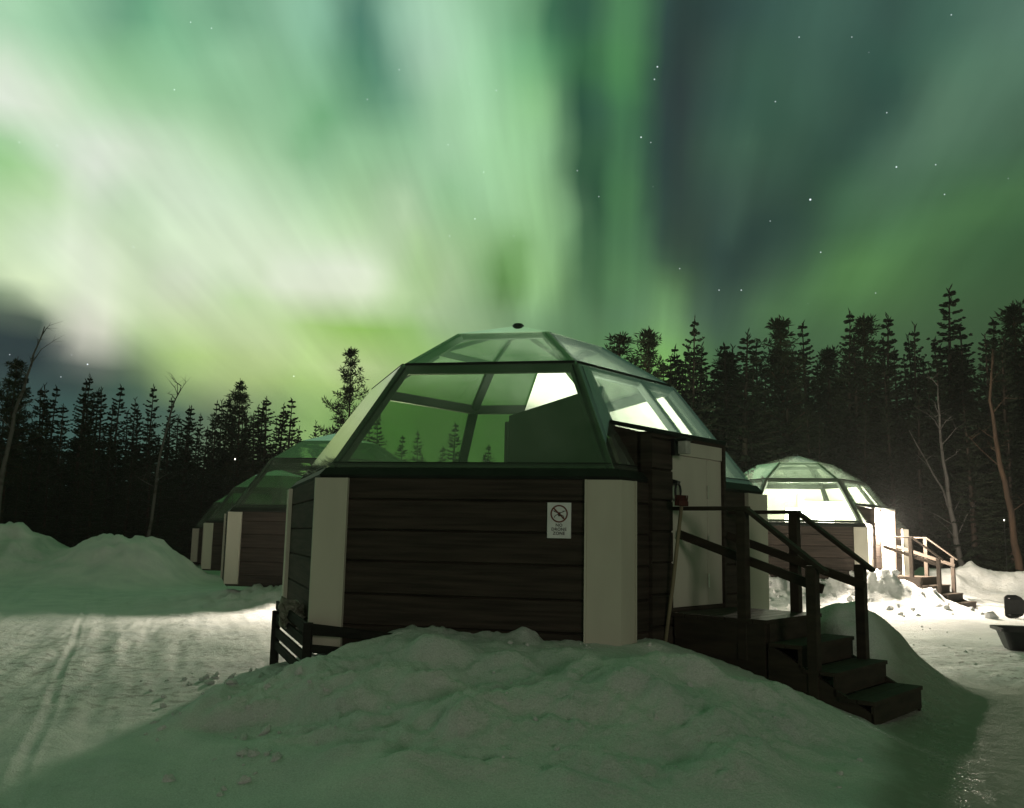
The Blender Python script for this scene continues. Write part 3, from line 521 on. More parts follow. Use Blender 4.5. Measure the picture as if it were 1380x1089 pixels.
TH = -0.196
IGLOOS = [(0.059, 11.38, TH, 0.0), (-4.50, 23.40, TH, -0.12), (-9.00, 35.30, TH, -0.30), (-13.70, 47.70, TH, -0.50)]
RIGHT = (8.42, 26.76, -0.215, -0.14)
def frame(ig, k=0):
    """centre, outward normal and tangent (to the right seen from outside) of wall k"""
    a = ig[2] + k * math.pi / 3
    return np.array(ig[:2]), np.array([math.sin(a), -math.cos(a)]), np.array([math.cos(a), math.sin(a)])
def hexdist(ig, x, y):
    d = None
    for k in range(6):
        c, n, t = frame(ig, k)
        q = (x - c[0]) * n[0] + (y - c[1]) * n[1] - 2.598
        d = q if d is None else np.maximum(d, q)
    return d
def path_x(y): return 2.5 + (y - 5.6) * 0.43
def ground(x, y):
    x, y = np.asarray(x, float), np.asarray(y, float)
    h = -0.012 * np.clip(y - 10, 0, 60) * sm(1, -3, x) - 0.006 * np.clip(y - 10, 0, 30) * sm(-3, 1, x)
    near = sm(60, 15, y)
    h = h + 0.05 * fbm(x, y, 0.35, 3) + 0.035 * fbm(x, y, 1.1, 4) * near
    # wheel ruts running along the row on the left
    w = np.exp(-((x + 3.2 + 0.33 * (y - 6) + 0.25 * np.sin(y * 0.25)) / 2.2) ** 2) * sm(-1.0, -2.5, x)
    h = h - 0.03 * w + 0.05 * w * fbm((x + 0.33 * y) * 1.0, y * 0.12, 2.6, 3)
    # two tyre tracks pressed into the path
    for off, wd, dp in ((0.0, 0.045, 0.016), (0.42, 0.13, 0.016), (-1.5, 0.10, 0.014), (-1.95, 0.10, 0.014)):
        tx = x + 2.75 + 0.43 * (y - 5.3) + off * -1.0 + 0.015 * np.sin(y * 1.3)
        g = np.exp(-(tx / wd) ** 2)
        h = h - dp * g * (0.7 + fbm(x, y, 3, 2)) + 0.4 * dp * np.exp(-((np.abs(tx) - 1.7 * wd) / (0.6 * wd)) ** 2) * (y > 3)
    # heap of snow in front of the near cabin
    ig = IGLOOS[0]
    c, n, t = frame(ig)
    u = (x - c[0]) * t[0] + (y - c[1]) * t[1]
    v = (x - c[0]) * n[0] + (y - c[1]) * n[1]
    q = ((u - 0.75) / np.where(u < 0.75, 3.45, 4.0)) ** 2 + ((v - 1.0) / 5.5) ** 2
    q = q + 0.22 * fbm(x, y, 0.8, 3)
    hm = np.clip(1 - q, 0, 1)
    hm = 0.70 * np.minimum(hm, 0.80 + 0.2 * (hm - 0.80)) * sm(0, 0.35, hm) ** 0.4
    hm = hm + sm(0.02, 0.3, hm) * (0.30 + 0.70 * sm(2.7, 3.9, v)) * (0.26 * fbm(x, y + 0.3 * x, 0.95, 3, 0.45) + 0.12 * np.abs(fbm(x * 0.8, y * 1.1, 1.5, 3, 0.5)) - 0.02 + 0.21 * np.maximum(fbm(x * 0.8, y * 1.2, 2.6, 3, 0.5), -0.10) + 0.05 * np.maximum(fbm(x, y, 6.0, 4, 0.6), -0.05) + 0.02 * fbm(x, y, 16, 3, 0.6))
    # loose snow against the front wall
    d0 = hexdist(ig, x, y)
    wall = np.exp(-(np.clip(d0, 0, 9) / 0.25) ** 2) * sm(-1.0, -0.5, u) * sm(1.25, 0.7, u) * (v > 2)
    hm = hm + wall * (0.05 + 0.10 * fbm(x, y, 5, 3))
    hm = hm * (1 - 0.55 * np.exp(-((u + 1.9) / 0.8) ** 2 - ((v - 2.2) / 1.3) ** 2))
    c6, n6, t6 = frame(ig, 1)
    s6 = (x - c6[0]) * t6[0] + (y - c6[1]) * t6[1]
    m6 = (x - c6[0]) * n6[0] + (y - c6[1]) * n6[1] - 2.598
    lump = np.exp(-((s6 - 1.45) / 0.84) ** 2 - ((m6 - 1.15) / 0.70) ** 2)
    hm = hm * np.where(y < 12.5, sm(-0.05, -1.25, x - path_x(y) - 0.45 * sm(8.3, 10.3, y) + 0.15 * fbm(x, y, 1.5, 3)), 1)
    hm = hm + 0.62 * lump * (1 + 0.25 * fbm(x, y, 2.2, 3))
    # the stair stands clear of the heap
    st = sm(0.95, 0.72, np.abs(s6 + 0.02)) * sm(-0.4, 0.0, m6) * sm(2.5, 2.05, m6)
    cap = np.clip(0.70 - 0.30 * m6, 0.02, 0.7)
    hm = np.where(st > 0, np.minimum(hm, hm * (1 - st) + st * np.minimum(hm, cap * 0.75)), hm)
    side = sm(-1.7, -0.9, s6) * sm(-0.6, -0.8, s6) * sm(-0.2, 0.1, m6) * sm(2.6, 1.9, m6)
    hm = hm * (1 - side) + side * np.minimum(hm, np.clip(0.66 - 0.27 * m6, 0.1, 1))
    hm = hm + sm(-1.2, -2.2, u) * sm(0.01, 0.12, hm) * 0.10 * np.maximum(fbm(x, y, 3.4, 4, 0.6), -0.1)
    h = h + np.clip(hm, 0, 2)
    h = np.where(d0 < -0.12, np.minimum(h, 0.25), h)
    # banks round the other cabins
    for ig2 in IGLOOS[1:] + [RIGHT]:
        d = hexdist(ig2, x, y)
        c, n, t = frame(ig2)
        uu = (x - c[0]) * t[0] + (y - c[1]) * t[1]
        a = np.exp(-(np.clip(d, 0, 50) / 1.3) ** 2)
        amp = 0.42 * sm(-3.2, 1.2, uu) + 0.12
        if ig2[1] > 30: amp = 0.12 + 0.12 * sm(-3.2, 1.2, uu)
        if ig2 is RIGHT: amp = 0.50 * sm(-4.0, -1.5, uu)
        h = h + a * amp * (1 + 0.9 * fbm(x, y, 1.4, 4, 0.6) + (0.5 if ig2 is RIGHT else 0.3) * np.abs(fbm(x, y, 1.7, 3, 0.5)))
        h = np.where(d < -0.15, np.minimum(h, ig2[3] + 0.2), h)
    # churned snow either side of the right cabin's stair
    c, n, t = frame(RIGHT, 1)
    s = (x - c[0]) * t[0] + (y - c[1]) * t[1]
    m = (x - c[0]) * n[0] + (y - c[1]) * n[1] - 2.598
    heap = np.exp(-((s + 1.75) / 0.8) ** 2 - ((m - 0.9) / 1.3) ** 2)
    h = h + heap * (0.30 + 0.35 * fbm(x, y, 1.3, 3, 0.5) + 0.35 * np.abs(fbm(x, y, 1.8, 3, 0.5)))
    st = sm(1.0, 0.75, np.abs(s)) * sm(-0.3, 0, m) * sm(2.8, 2.1, m)
    h = h * (1 - st) + st * np.minimum(h, RIGHT[3] + np.clip(0.5 - 0.3 * m, 0.0, 0.6))
    # ploughed banks at the edge of the wood
    def bank(cx, cy, ax, ay, rot, height):
        ca, sa = math.cos(rot), math.sin(rot)
        p, q = (x - cx) * ca + (y - cy) * sa, -(x - cx) * sa + (y - cy) * ca
        return height * np.exp(-np.abs(p / ax) ** 3.2 - (q / ay) ** 2)
    rough = 1 + 0.34 * fbm(x, y, 0.55, 5, 0.55) - 0.15 * np.abs(fbm(x, y, 1.3, 3, 0.5))
    h = h + (bank(-17.6, 31.0, 2.9, 3.0, 0.1, 2.05) + bank(-12.7, 30.5, 1.7, 2.4, 0.0, 1.9) + bank(-26, 29, 6, 4, 0.2, 2.0)) * rough
    lump2 = 1 + 0.55 * fbm(x, y, 0.9, 5, 0.5)
    h = h + (bank(15.0, 29.0, 3.4, 1.6, 0.05, 0.95) + bank(21, 28, 4, 2, 0.0, 1.1)) * lump2
    # the yard between the cabins falls towards the viewer
    h = h - 0.045 * np.clip(11.3 - y, 0, 7.5) * sm(-0.5, 0.7, x - path_x(y)) * sm(-14, -4, y)
    # wooded rise beyond
    far = sm(45, 120, np.hypot(x, y))
    h = h + 3.0 * far * (0.6 + fbm(x, y, 0.02, 3))
    return h

def build_ground():
    azf = np.radians(np.linspace(-34, 34, 600))
    azc = np.radians(np.arange(37, 324, 3.0))
    az = np.concatenate([azf, azc])
    r = np.concatenate([[0.6, 1.2, 1.8, 2.4, 3.0, 3.5], 3.9 * np.exp(np.linspace(0, math.log(16 / 3.9), 250)), 16 * np.exp(np.linspace(0, math.log(36 / 16), 170))[1:], 36 * np.exp(np.linspace(0, math.log(900 / 36), 70))[1:]])
    A, Rr = np.meshgrid(az, r)
    X, Y = Rr * np.sin(A), Rr * np.cos(A)
    Z = ground(X, Y)
    nr, na = X.shape
    V = np.stack([X, Y, Z], -1).reshape(-1, 3)
    V = np.vstack([V, [[0, 0, float(ground(0, 0))]]])
    i, j = np.meshgrid(np.arange(nr - 1), np.arange(na), indexing='ij')
    j2 = (j + 1) % na
    F = np.stack([i * na + j, (i + 1) * na + j, (i + 1) * na + j2, i * na + j2], -1).reshape(-1, 4)[:, ::-1]
    T = np.stack([np.full(na, nr * na), np.arange(na), (np.arange(na) + 1) % na], -1)[:, ::-1]
    me = bpy.data.meshes.new('snow_ground')
    nq, nt_ = len(F), len(T)
    me.vertices.add(len(V)); me.vertices.foreach_set('co', V.astype(np.float32).ravel())
    me.loops.add(nq * 4 + nt_ * 3)
    me.loops.foreach_set('vertex_index', np.concatenate([F.ravel(), T.ravel()]).astype(np.int32))
    me.polygons.add(nq + nt_)
    me.polygons.foreach_set('loop_start', np.concatenate([np.arange(nq) * 4, nq * 4 + np.arange(nt_) * 3]).astype(np.int32))
    me.polygons.foreach_set('use_smooth', np.ones(nq + nt_, bool))
    me.update(calc_edges=True); me.validate()
    x, y = V[:, 0], V[:, 1]
    dirt = 0.75 * sm(4.2, 6, x) * sm(9.5, 11, y) * sm(16, 13.5, y) + 0.55 * sm(-2.2, -3.2, x) * sm(7, 9, y) * sm(16, 13.5, y)
    px = x - path_x(y)
    ice_shade = sm(-0.5, -0.15, px + 0.15 * fbm(x, y, 2.0, 3)) * sm(11.2, 10.1, y + 0.9 * fbm(x, y, 0.8, 4)) * sm(-2, 1, y)  # icy path; its dark tone also paints in shade where lamplight stops
    ice_shade = np.clip(ice_shade, 0, 1)
    wet = np.exp(-((px - 0.15) / 0.28) ** 2) * sm(12.0, 10.0, y) * sm(0, 2, y)
    for nm, a in (('dirt', dirt), ('ice_shade', ice_shade), ('wet', wet)):
        at = me.attributes.new(nm, 'FLOAT', 'POINT')
        at.data.foreach_set('value', a.astype(np.float32))
    me.materials.append(M_SNOW)
    o = bpy.data.objects.new('snow_ground', me)
    COL.objects.link(o)
    tag(o, 'snow covered ground heaped up before the near cabin and trodden on both sides', kind='structure')
build_ground()
def gz(x, y): return float(ground(x, y))

# ------------------------------------------------------------------ glass igloo cabins
ZB, ZW, ZG, ZM, ZT, ZA = 0.42, 2.10, 2.20, 3.38, 3.91, 4.21
RW, RG, RM, RT = 3.0, 2.882, 1.970, 1.086
def corner(k, r, z):          # corner k: 0 = front right, going round to the right
    a = math.pi / 6 + k * math.pi / 3
    return Vector((r * math.sin(a), -r * math.cos(a), z))
def wall_axes(k):
    a = k * math.pi / 3
    return Vector((math.sin(a), -math.cos(a), 0)), Vector((math.cos(a), math.sin(a), 0))
AP = RW * math.cos(math.pi / 6)
def on_wall(k, s, n, z):
    N_, T_ = wall_axes(k)
    return N_ * (AP + n) + T_ * s + Vector((0, 0, z))
def glass_ap(z):              # distance of the glass from the axis at a height (lower tier)
    f = (z - ZG) / (ZM - ZG)
    return (RG + (RM - RG) * f) * math.cos(math.pi / 6)
DL, DR, DZ = -1.0, 0.46, 2.66      # entrance dormer: left, right, top
ML, MR = -0.78, 0.26               # where its mullions meet the ring above

def make_igloo(name, loc, rz):
    root = empty(name, loc, rz)
    # walls of six courses of log boards
    courses = [0.40, 0.66, 0.96, 1.28, 1.58, 1.88, 2.095]
    for k in range(6):
        spans = [(-1.5, 1.5)] if k != 1 else [(-1.5, DL), (DR, 1.5)]
        N_, T_ = wall_axes(k)
        for a, b in spans:
            mb = MB()
            for i in range(len(courses) - 1):
                z0, z1 = courses[i], courses[i + 1]
                g = 0.014
                prof = [(-0.14, z0), (-0.024, z0), (0.0, z0 + g), (0.004, (z0 + z1) / 2), (0.0, z1 - g), (-0.024, z1), (-0.14, z1)]
                ta = math.tan(math.pi / 6)
                vs = []
                for s, sg in ((a, -1), (b, 1)):
                    for n, z in prof:
                        ss = s + (n * ta * sg if abs(s) > 1.49 else 0)
                        vs.append(on_wall(k, ss, n, z))
                m = len(prof)
                fs = [(j, j + m, (j + 1) % m + m, (j + 1) % m) for j in range(m)]
                fs += [tuple(range(m)), tuple(range(2 * m - 1, m - 1, -1))]
                mb.add(vs, fs)
            mb.build('log_wall', M_LOG, root)
    # pale boards covering the corners
    for k in range(6):
        mb = MB()
        for wall, sgn in ((k, 1), (k + 1, -1)):
            if k == 4 + 1 and sgn == 1: w_ = 0.03
            w_ = 0.30
            if wall % 6 == 1 and sgn == -1: w_ = 0.20
            if wall % 6 == 1 and sgn == 1: w_ = 0.46
            if wall % 6 == 5 and sgn == 1: w_ = 0.035
            n0, n1 = 0.012, 0.040
            ta = math.tan(math.pi / 6)
            e0, e1 = 1.5 + n0 * ta, 1.5 + n1 * ta
            p = []
            for z in (0.45, 2.085):
                q = [(e0 - 0.0, n0), (e1, n1), (1.5 - w_, n1), (1.5 - w_, n0)]
                p += [on_wall(wall, s * sgn, n, z) for s, n in q]
            mb.hexa(p)
            # a narrow bead on the free edge
            if w_ > 0.1:
                mb.box(on_wall(wall, (1.5 - w_ - 0.011) * sgn, 0.028, 1.2675), (0.02, 0.048, 1.637), (wall_axes(wall)[1], wall_axes(wall)[0], Vector((0, 0, 1))))
        mb.build('corner_board', M_PANEL, root)
    # eave beam under the glass
    mb = MB()
    prof = [(2.72, ZW - 0.01), (2.985, ZW - 0.01), (3.0, ZW + 0.02), (2.925, ZG - 0.006), (2.72, ZG - 0.006)]
    for k in range(6):
        m = len(prof)
        for f0, f1 in ([(0, 1)] if k != 1 else [(0, 0.165), (0.655, 1)]):
            A_ = [corner(k - 1, r, z) for r, z in prof]
            B_ = [corner(k, r, z) for r, z in prof]
            vs = [a.lerp(b, f0) for a, b in zip(A_, B_)] + [a.lerp(b, f1) for a, b in zip(A_, B_)]
            mb.add(vs, [(j, j + m, (j + 1) % m + m, (j + 1) % m) for j in range(m)] + [tuple(range(m)), tuple(range(2 * m - 1, m - 1, -1))])
    mb.build('eave_beam', M_BEAM, root)
    # ribs
    for k in range(6):
        mb = MB()
        P = [corner(k, RG, ZG - 0.01), corner(k, RM, ZM), corner(k, RT, ZT), Vector((0, 0, ZA))]
        rad = corner(k, 1, 0)
        for i, (w_, d_) in enumerate(((0.13, 0.085), (0.11, 0.08), (0.035, 0.05))):
            nrm = (P[i + 1] - P[i]).cross(Vector((-rad.y, rad.x, 0)))
            nrm.normalize()
            if nrm.z < 0: nrm = -nrm
            off = nrm * (-(d_ / 2 + 0.016))
            mb.bar(P[i] + off, P[i + 1] + off, w_, d_, nrm)
        mb.build('rib', M_BEAM, root, 0.012)
    for r, z, w_ in ((RG - 0.055, ZG + 0.03, 0.062), (RM - 0.07, ZM - 0.02, 0.125), (RT - 0.06, ZT - 0.03, 0.075)):
        mb = MB()
        for k in range(6):
            for f0, f1 in ([(0, 1)] if k != 1 or z > 2.6 else [(0, 0.165), (0.655, 1)]):
                a, b = corner(k - 1, r, z), corner(k, r, z)
                mb.bar(a.lerp(b, f0), a.lerp(b, f1), w_ * 0.72, w_, Vector((0, 0, 1)))
        mb.build('frame_ring', M_BEAM, root, 0.01)
    cap = MB().lathe([(0.001, 0.055), (0.055, 0.05), (0.075, 0.03), (0.078, -0.01), (0.10, -0.025), (0.10, -0.05)], (0, 0, ZA - 0.02), 20)
    cap.build('roof_cap', M_BLACK, root, 0, True)
    # panes
    for k in range(6):
        for i, (r0, z0, r1, z1) in enumerate(((RG, ZG, RM, ZM), (RM, ZM, RT, ZT), (RT, ZT, 0.02, ZA - 0.004))):
            if i == 0 and k == 1:
                f0 = lambda s, z: wall_axes(1)[0] * glass_ap(z) + wall_axes(1)[1] * s + Vector((0, 0, z))
                hb, hm = RG / 2, RM / 2
                xl = DL + (ML - DL) * 0.0
                for poly in ([(-hb, ZG), (DL - 0.02, ZG), (DL, DZ), (ML, ZM), (-hm, ZM)],
                             [(DL, DZ), (DR, DZ), (MR, ZM), (ML, ZM)],
                             [(DR + 0.02, ZG), (hb, ZG), (hm, ZM), (MR, ZM), (DR, DZ)]):
                    MB().prism([f0(s, z) for s, z in poly], 0.012).build('glass_pane', M_GLASS, root)
                tilt = wall_axes(1)[0] + Vector((0, 0, 0.67))
                tn = tilt.normalized() * 0.055
                MB().bar(f0(DL, DZ - 0.05) - tn, f0(ML, ZM) - tn, 0.10, 0.08, tilt).build('mullion', M_BEAM, root, 0.01)
                MB().bar(f0(DR, DZ - 0.05) - tn, f0(MR, ZM) - tn, 0.10, 0.08, tilt).build('mullion', M_BEAM, root, 0.01)
                continue
            MB().prism([corner(k - 1, r0, z0), corner(k, r0, z0), corner(k, r1, z1), corner(k - 1, r1, z1)], 0.012).build('glass_pane', M_GLASS, root)
    # entrance dormer
    ax = (wall_axes(1)[1], wall_axes(1)[0], Vector((0, 0, 1)))
    mb = MB()
    def dbox(s0, s1, n0, n1, z0, z1, m):
        m.box(on_wall(1, (s0 + s1) / 2, (n0 + n1) / 2, (z0 + z1) / 2), (s1 - s0, n1 - n0, z1 - z0), ax)
    z = 0.40
    while z < DZ - 0.07:                 # boarded front left of the door
        z1 = min(z + 0.305, DZ - 0.06)
        g = 0.014
        prof = [(-0.10, z), (0.021, z), (0.045, z + g), (0.045, z1 - g), (0.021, z1), (-0.10, z1)]
        vs = [on_wall(1, s, n, zz) for s in (DL, -0.62) for n, zz in prof]
        m = len(prof)
        mb.add(vs, [(j, j + m, (j + 1) % m + m, (j + 1) % m) for j in range(m)] + [tuple(range(m)), tuple(range(2 * m - 1, m - 1, -1))])
        z = z1
    dbox(0.44, DR + 0.03, -0.10, 0.05, 0.42, DZ - 0.06, mb)
    dbox(-0.62, 0.44, -0.10, 0.03, 0.30, 0.865, mb)
    dbox(DL, -0.60, -0.13, -0.09, 0.40, DZ - 0.06, mb)
    dbox(-0.62, 0.44, -0.10, 0.045, 2.555, DZ - 0.06, mb)
    # cheeks: run back to the glass
    for s in (DL + 0.03, DR - 0.03):
        lo, hi = ZG + 0.0, DZ - 0.06
        p = []
        hj = hi + 0.10
        for ds in (-0.03, 0.03):
            p += [on_wall(1, s + ds, -0.10, lo), on_wall(1, s + ds, -0.10, hi)]
            p += [on_wall(1, s + ds, glass_ap(hj) - AP - 0.06, hj), on_wall(1, s + ds, glass_ap(lo) - AP - 0.06, lo)]
        mb.hexa([p[0], p[4], p[5], p[1], p[3], p[7], p[6], p[2]])
    drm = mb.build('dormer', M_LOG, root)
    mb = MB()
    za, zb = DZ - 0.035, DZ + 0.085
    pts = [on_wall(1, s, n, z - 0.045) for s, n, z in ((DL - 0.02, 0.065, za), (DR + 0.03, 0.065, za), (DR + 0.03, -0.46, zb), (DL - 0.02, -0.46, zb))]
    pts += [p + Vector((0, 0, 0.045)) for p in pts]
    mb.hexa(pts)
    mb.build('dormer_roof', M_BEAM, drm, 0.01)
    # door
    mb = MB()
    dbox(-0.60, 0.12, -0.055, 0.020, 0.87, 2.40, mb)
    dbox(0.128, 0.435, -0.055, 0.020, 0.87, 2.40, mb)
    dbox(-0.615, 0.437, -0.06, 0.034, 2.405, 2.55, mb)
    door = mb.build('door', M_DOOR, root, 0.004)
    for zz in (1.05, 1.45, 1.98):
        hb_ = MB()
        dbox(0.113, 0.135, 0.014, 0.034, zz, zz + 0.14, hb_)
        hb_.build('hinge', M_METAL, door, 0.003)
    hd = MB()
    dbox(-0.60, -0.50, 0.02, 0.03, 1.86, 2.13, hd)
    hd.build('lock_plate', M_METAL, door, 0.003)
    hd = MB()
    ring = [on_wall(1, -0.535 + 0.052 * math.cos(a), 0.055, 2.02 + 0.085 * math.sin(a)) for a in np.linspace(0, 2 * math.pi, 17)]
    hd.tube(ring, [0.012] * 17, 6, False)
    hd.bar(on_wall(1, -0.56, 0.02, 2.13), on_wall(1, -0.555, 0.075, 2.11), 0.07, 0.035)
    hd.build('door_handle', M_BLACK, door)
    # dark floor and inner lining
    mb = MB()
    mb.prism([corner(k, 2.75, 0.80) for k in range(6)], 0.06)
    mb.build('floor_deck', M_INNER, root)
    return root

def add_porch_lamp(root, lit, power=0):
    ax = (wall_axes(1)[1], wall_axes(1)[0], Vector((0, 0, 1)))
    mb = MB()
    mb.box(on_wall(1, -0.60, 0.065, 2.47), (0.10, 0.05, 0.17), ax)
    mb.bar(on_wall(1, -0.60, 0.05, 2.50), on_wall(1, -0.60, 0.17, 2.53), 0.03, 0.03)
    mb.box(on_wall(1, -0.60, 0.17, 2.54), (0.12, 0.12, 0.03), ax)
    lp = mb.build('porch_lamp', M_BLACK, root, 0.006)
    g = MB().box(on_wall(1, -0.60, 0.17, 2.465), (0.095, 0.095, 0.135), ax)
    g.build('lamp_glass', M_LAMPON if lit else M_LAMPGLASS, lp, 0.008)
    if lit:
        l = bpy.data.lights.new('porch_light', 'POINT')
        l.energy = power
        l.color = (1.0, 0.86, 0.70)
        l.shadow_soft_size = 0.2
        o = bpy.data.objects.new('porch_light', l)
        COL.objects.link(o)
        o.parent = root
        o.location = on_wall(1, -0.60, 0.20, 2.34)

ig1 = make_igloo('glass_igloo', (IGLOOS[0][0], IGLOOS[0][1], 0), TH)
GRP = 'glass domed log cabins'
tag(ig1, 'nearest unlit glass domed log cabin with a drone warning sign on its front wall', 'cabin', GRP)
others = []
for (x, y, th, dz), lab in zip(IGLOOS[1:] + [RIGHT],
        ['second glass domed cabin of the left row, its brown wall lit between two cabins',
         'third glass domed cabin of the row, dark with a green tinted corner board',
         'last and smallest glass domed cabin at the far end of the row',
         'brightly lit glass domed cabin with glowing lamps inside and a lit porch']):
    c = copy_tree(ig1)
    c.location = (x, y, dz)
    c.rotation_euler = (0, 0, th)
    tag(c, lab, 'cabin', GRP)
    others.append(c)
ig2, ig3, ig4, igr = others
add_porch_lamp(ig1, False)
add_porch_lamp(ig2, True, 3000)
add_porch_lamp(ig3, False)
add_porch_lamp(ig4, False)
add_porch_lamp(igr, True, 3300)

# ------------------------------------------------------------------ entrance stairs
def make_stairs(name, ig):
    root = empty(name, (ig[0], ig[1], ig[3]), ig[2])
    W = lambda s, n, z: on_wall(1, s, n, z)
    N_, T_ = wall_axes(1)
    ax = (T_, N_, Vector((0, 0, 1)))
    s0, s1 = -0.66, 0.60
    sc = (s0 + s1) / 2
    for i in range(4):        # boards of the landing
        pass
    mb = MB()
    for i in range(7):
        n = 0.075 + i * 0.143
        mb.box(W(sc, n + 0.045, 0.81), (s1 - s0, 0.137, 0.038), ax)
    mb.build('landing', M_STAIR, root, 0.004)
    fr = MB()
    for s in (s0 + 0.03, s1 - 0.03):
        fr.box(W(s, 0.55, 0.70), (0.05, 0.95, 0.18), ax)
        fr.box(W(s, 0.55, 0.31), (0.03, 0.95, 0.60), ax)
    fr.box(W(sc, 1.035, 0.70), (s1 - s0 - 0.12, 0.03, 0.18), ax)
    fr.build('landing_frame', M_STAIR, root)
    for i in range(3):
        n0 = 1.06 + 0.315 * i
        z = 0.63 - 0.20 * i
        t = MB()
        t.box(W(sc, n0 + 0.08, z - 0.018), (s1 - s0, 0.15, 0.036), ax)
        t.box(W(sc, n0 + 0.235, z - 0.018), (s1 - s0, 0.15, 0.036), ax)
        t.build('tread', M_STAIR, root, 0.004)
        t = MB()
        t.box(W(sc, n0 + 0.285, z - 0.118), (s1 - s0 - 0.03, 0.025, 0.164), ax)
        t.build('riser', M_STAIR, root)
    for s in (s0 + 0.035, s1 - 0.035):
        st = MB()
        p = [W(s - 0.02, 1.05, -0.1), W(s + 0.02, 1.05, -0.1), W(s + 0.02, 1.05, 0.62), W(s - 0.02, 1.05, 0.62),
             W(s - 0.02, 1.98, -0.1), W(s + 0.02, 1.98, -0.1), W(s + 0.02, 1.98, 0.12), W(s - 0.02, 1.98, 0.12)]
        st.hexa(p)
        st.build('stringer', M_STAIR, root)
    for s in (s0 + 0.05, s1 - 0.05):
        out = -1 if s < 0 else 1
        for n, zt, zb in ((0.80, 1.83, 0.45), (1.47, 1.335, 0.0)):
            MB().box(W(s, n, (zt + zb) / 2), (0.095, 0.095, zt - zb), ax).build('post', M_STAIR, root, 0.006)
        hr = MB()
        hr.bar(W(s, 0.06, 1.85), W(s, 0.86, 1.85), 0.10, 0.038)
        hr.bar(W(s, 0.84, 1.845), W(s, 1.60, 1.278), 0.10, 0.038)
        hr.build('handrail', M_STAIR, root, 0.005)
        MB().bar(W(s + 0.066 * -out, 0.06, 1.60), W(s + 0.066 * -out, 1.54, 1.13), 0.032, 0.085).build('mid_rail', M_STAIR, root, 0.004)
    return root
st1 = make_stairs('entrance_stairs', IGLOOS[0])
tag(st1, 'black timber entrance stairs with two railings beside the nearest cabin', 'stairs', 'timber entrance stairs')
st2 = copy_tree(st1)
st2.location = (RIGHT[0], RIGHT[1], RIGHT[3])
st2.rotation_euler = (0, 0, RIGHT[2])
tag(st2, 'pale timber entrance stairs under the bright porch lamp of the right cabin', 'stairs', 'timber entrance stairs')

# ------------------------------------------------------------------ inside the cabins
def interior_near():
    ax = (wall_axes(1)[1], wall_axes(1)[0], Vector((0, 0, 1)))
    mb = MB()
    # bathroom partition standing behind the entrance
    s_, t_ = -0.74, 0.05
    mb.box(on_wall(1, 0.20, -2.1, 1.86), (1.9, 0.05, 2.0), ax)
    p = [on_wall(1, s, n, 0.85) for s, n in ((s_, -2.07), (s_ + t_, -2.07), (s_ + t_, -0.75), (s_, -0.75))]
    p += [on_wall(1, s, n, z) for s, n, z in ((s_, -2.07, 2.93), (s_ + t_, -2.07, 2.93), (s_ + t_, -0.75, 3.16), (s_, -0.75, 3.16))]
    mb.hexa(p)
    mb.build('partition', M_INNER, ig1)
    bl = MB()
    P = lambda k, f, g: None
    for k, f0, f1, zlo in ((2, 0.10, 0.92, 2.72),):
        bl = MB()
        g0, g1 = (zlo - ZG) / (ZM - ZG), 0.97
        q = []
        for f, g in ((f0, g0), (f1, g0), (f1, g1), (f0, g1)):
            a = corner(k - 1, RG, ZG).lerp(corner(k - 1, RM, ZM), g)
            b = corner(k, RG, ZG).lerp(corner(k, RM, ZM), g)
            p = a.lerp(b, f)
            q.append(p - Vector((p.x, p.y, 0)).normalized() * 0.10)
        bl.prism(q, 0.01)
        bl.build('roller_blind', M_WHITE, ig1)
    bl = MB()
    q = []
    for f, g in ((0.04, 0.03), (0.60, 0.03), (0.38, 0.90), (0.06, 0.90)):
        a = corner(2, RM, ZM).lerp(corner(2, RT, ZT), g)
        b = corner(3, RM, ZM).lerp(corner(3, RT, ZT), g)
        p = a.lerp(b, f)
        q.append(p - Vector((p.x, p.y, 0)).normalized() * 0.12 - Vector((0, 0, 0.06)))
    bl.prism(q, 0.01)
    bl.build('roof_blind', M_WHITE, ig1)
    l = bpy.data.lights.new('bathroom_light', 'POINT')
    l.energy = 1100
    l.color = (1.0, 0.96, 0.88)
    l.shadow_soft_size = 0.08
    o = bpy.data.objects.new('bathroom_light', l)
    COL.objects.link(o)
    o.parent = ig1
    o.location = on_wall(1, -0.50, -1.5, 2.66)
    cl = MB().lathe([(0.001, 0.07), (0.07, 0.05), (0.10, 0.0), (0.07, -0.05), (0.001, -0.06)], on_wall(1, -0.60, -1.5, 2.50), 16)
    cl.build('ceiling_lamp', M_SHADE, ig1, 0, True)
interior_near()
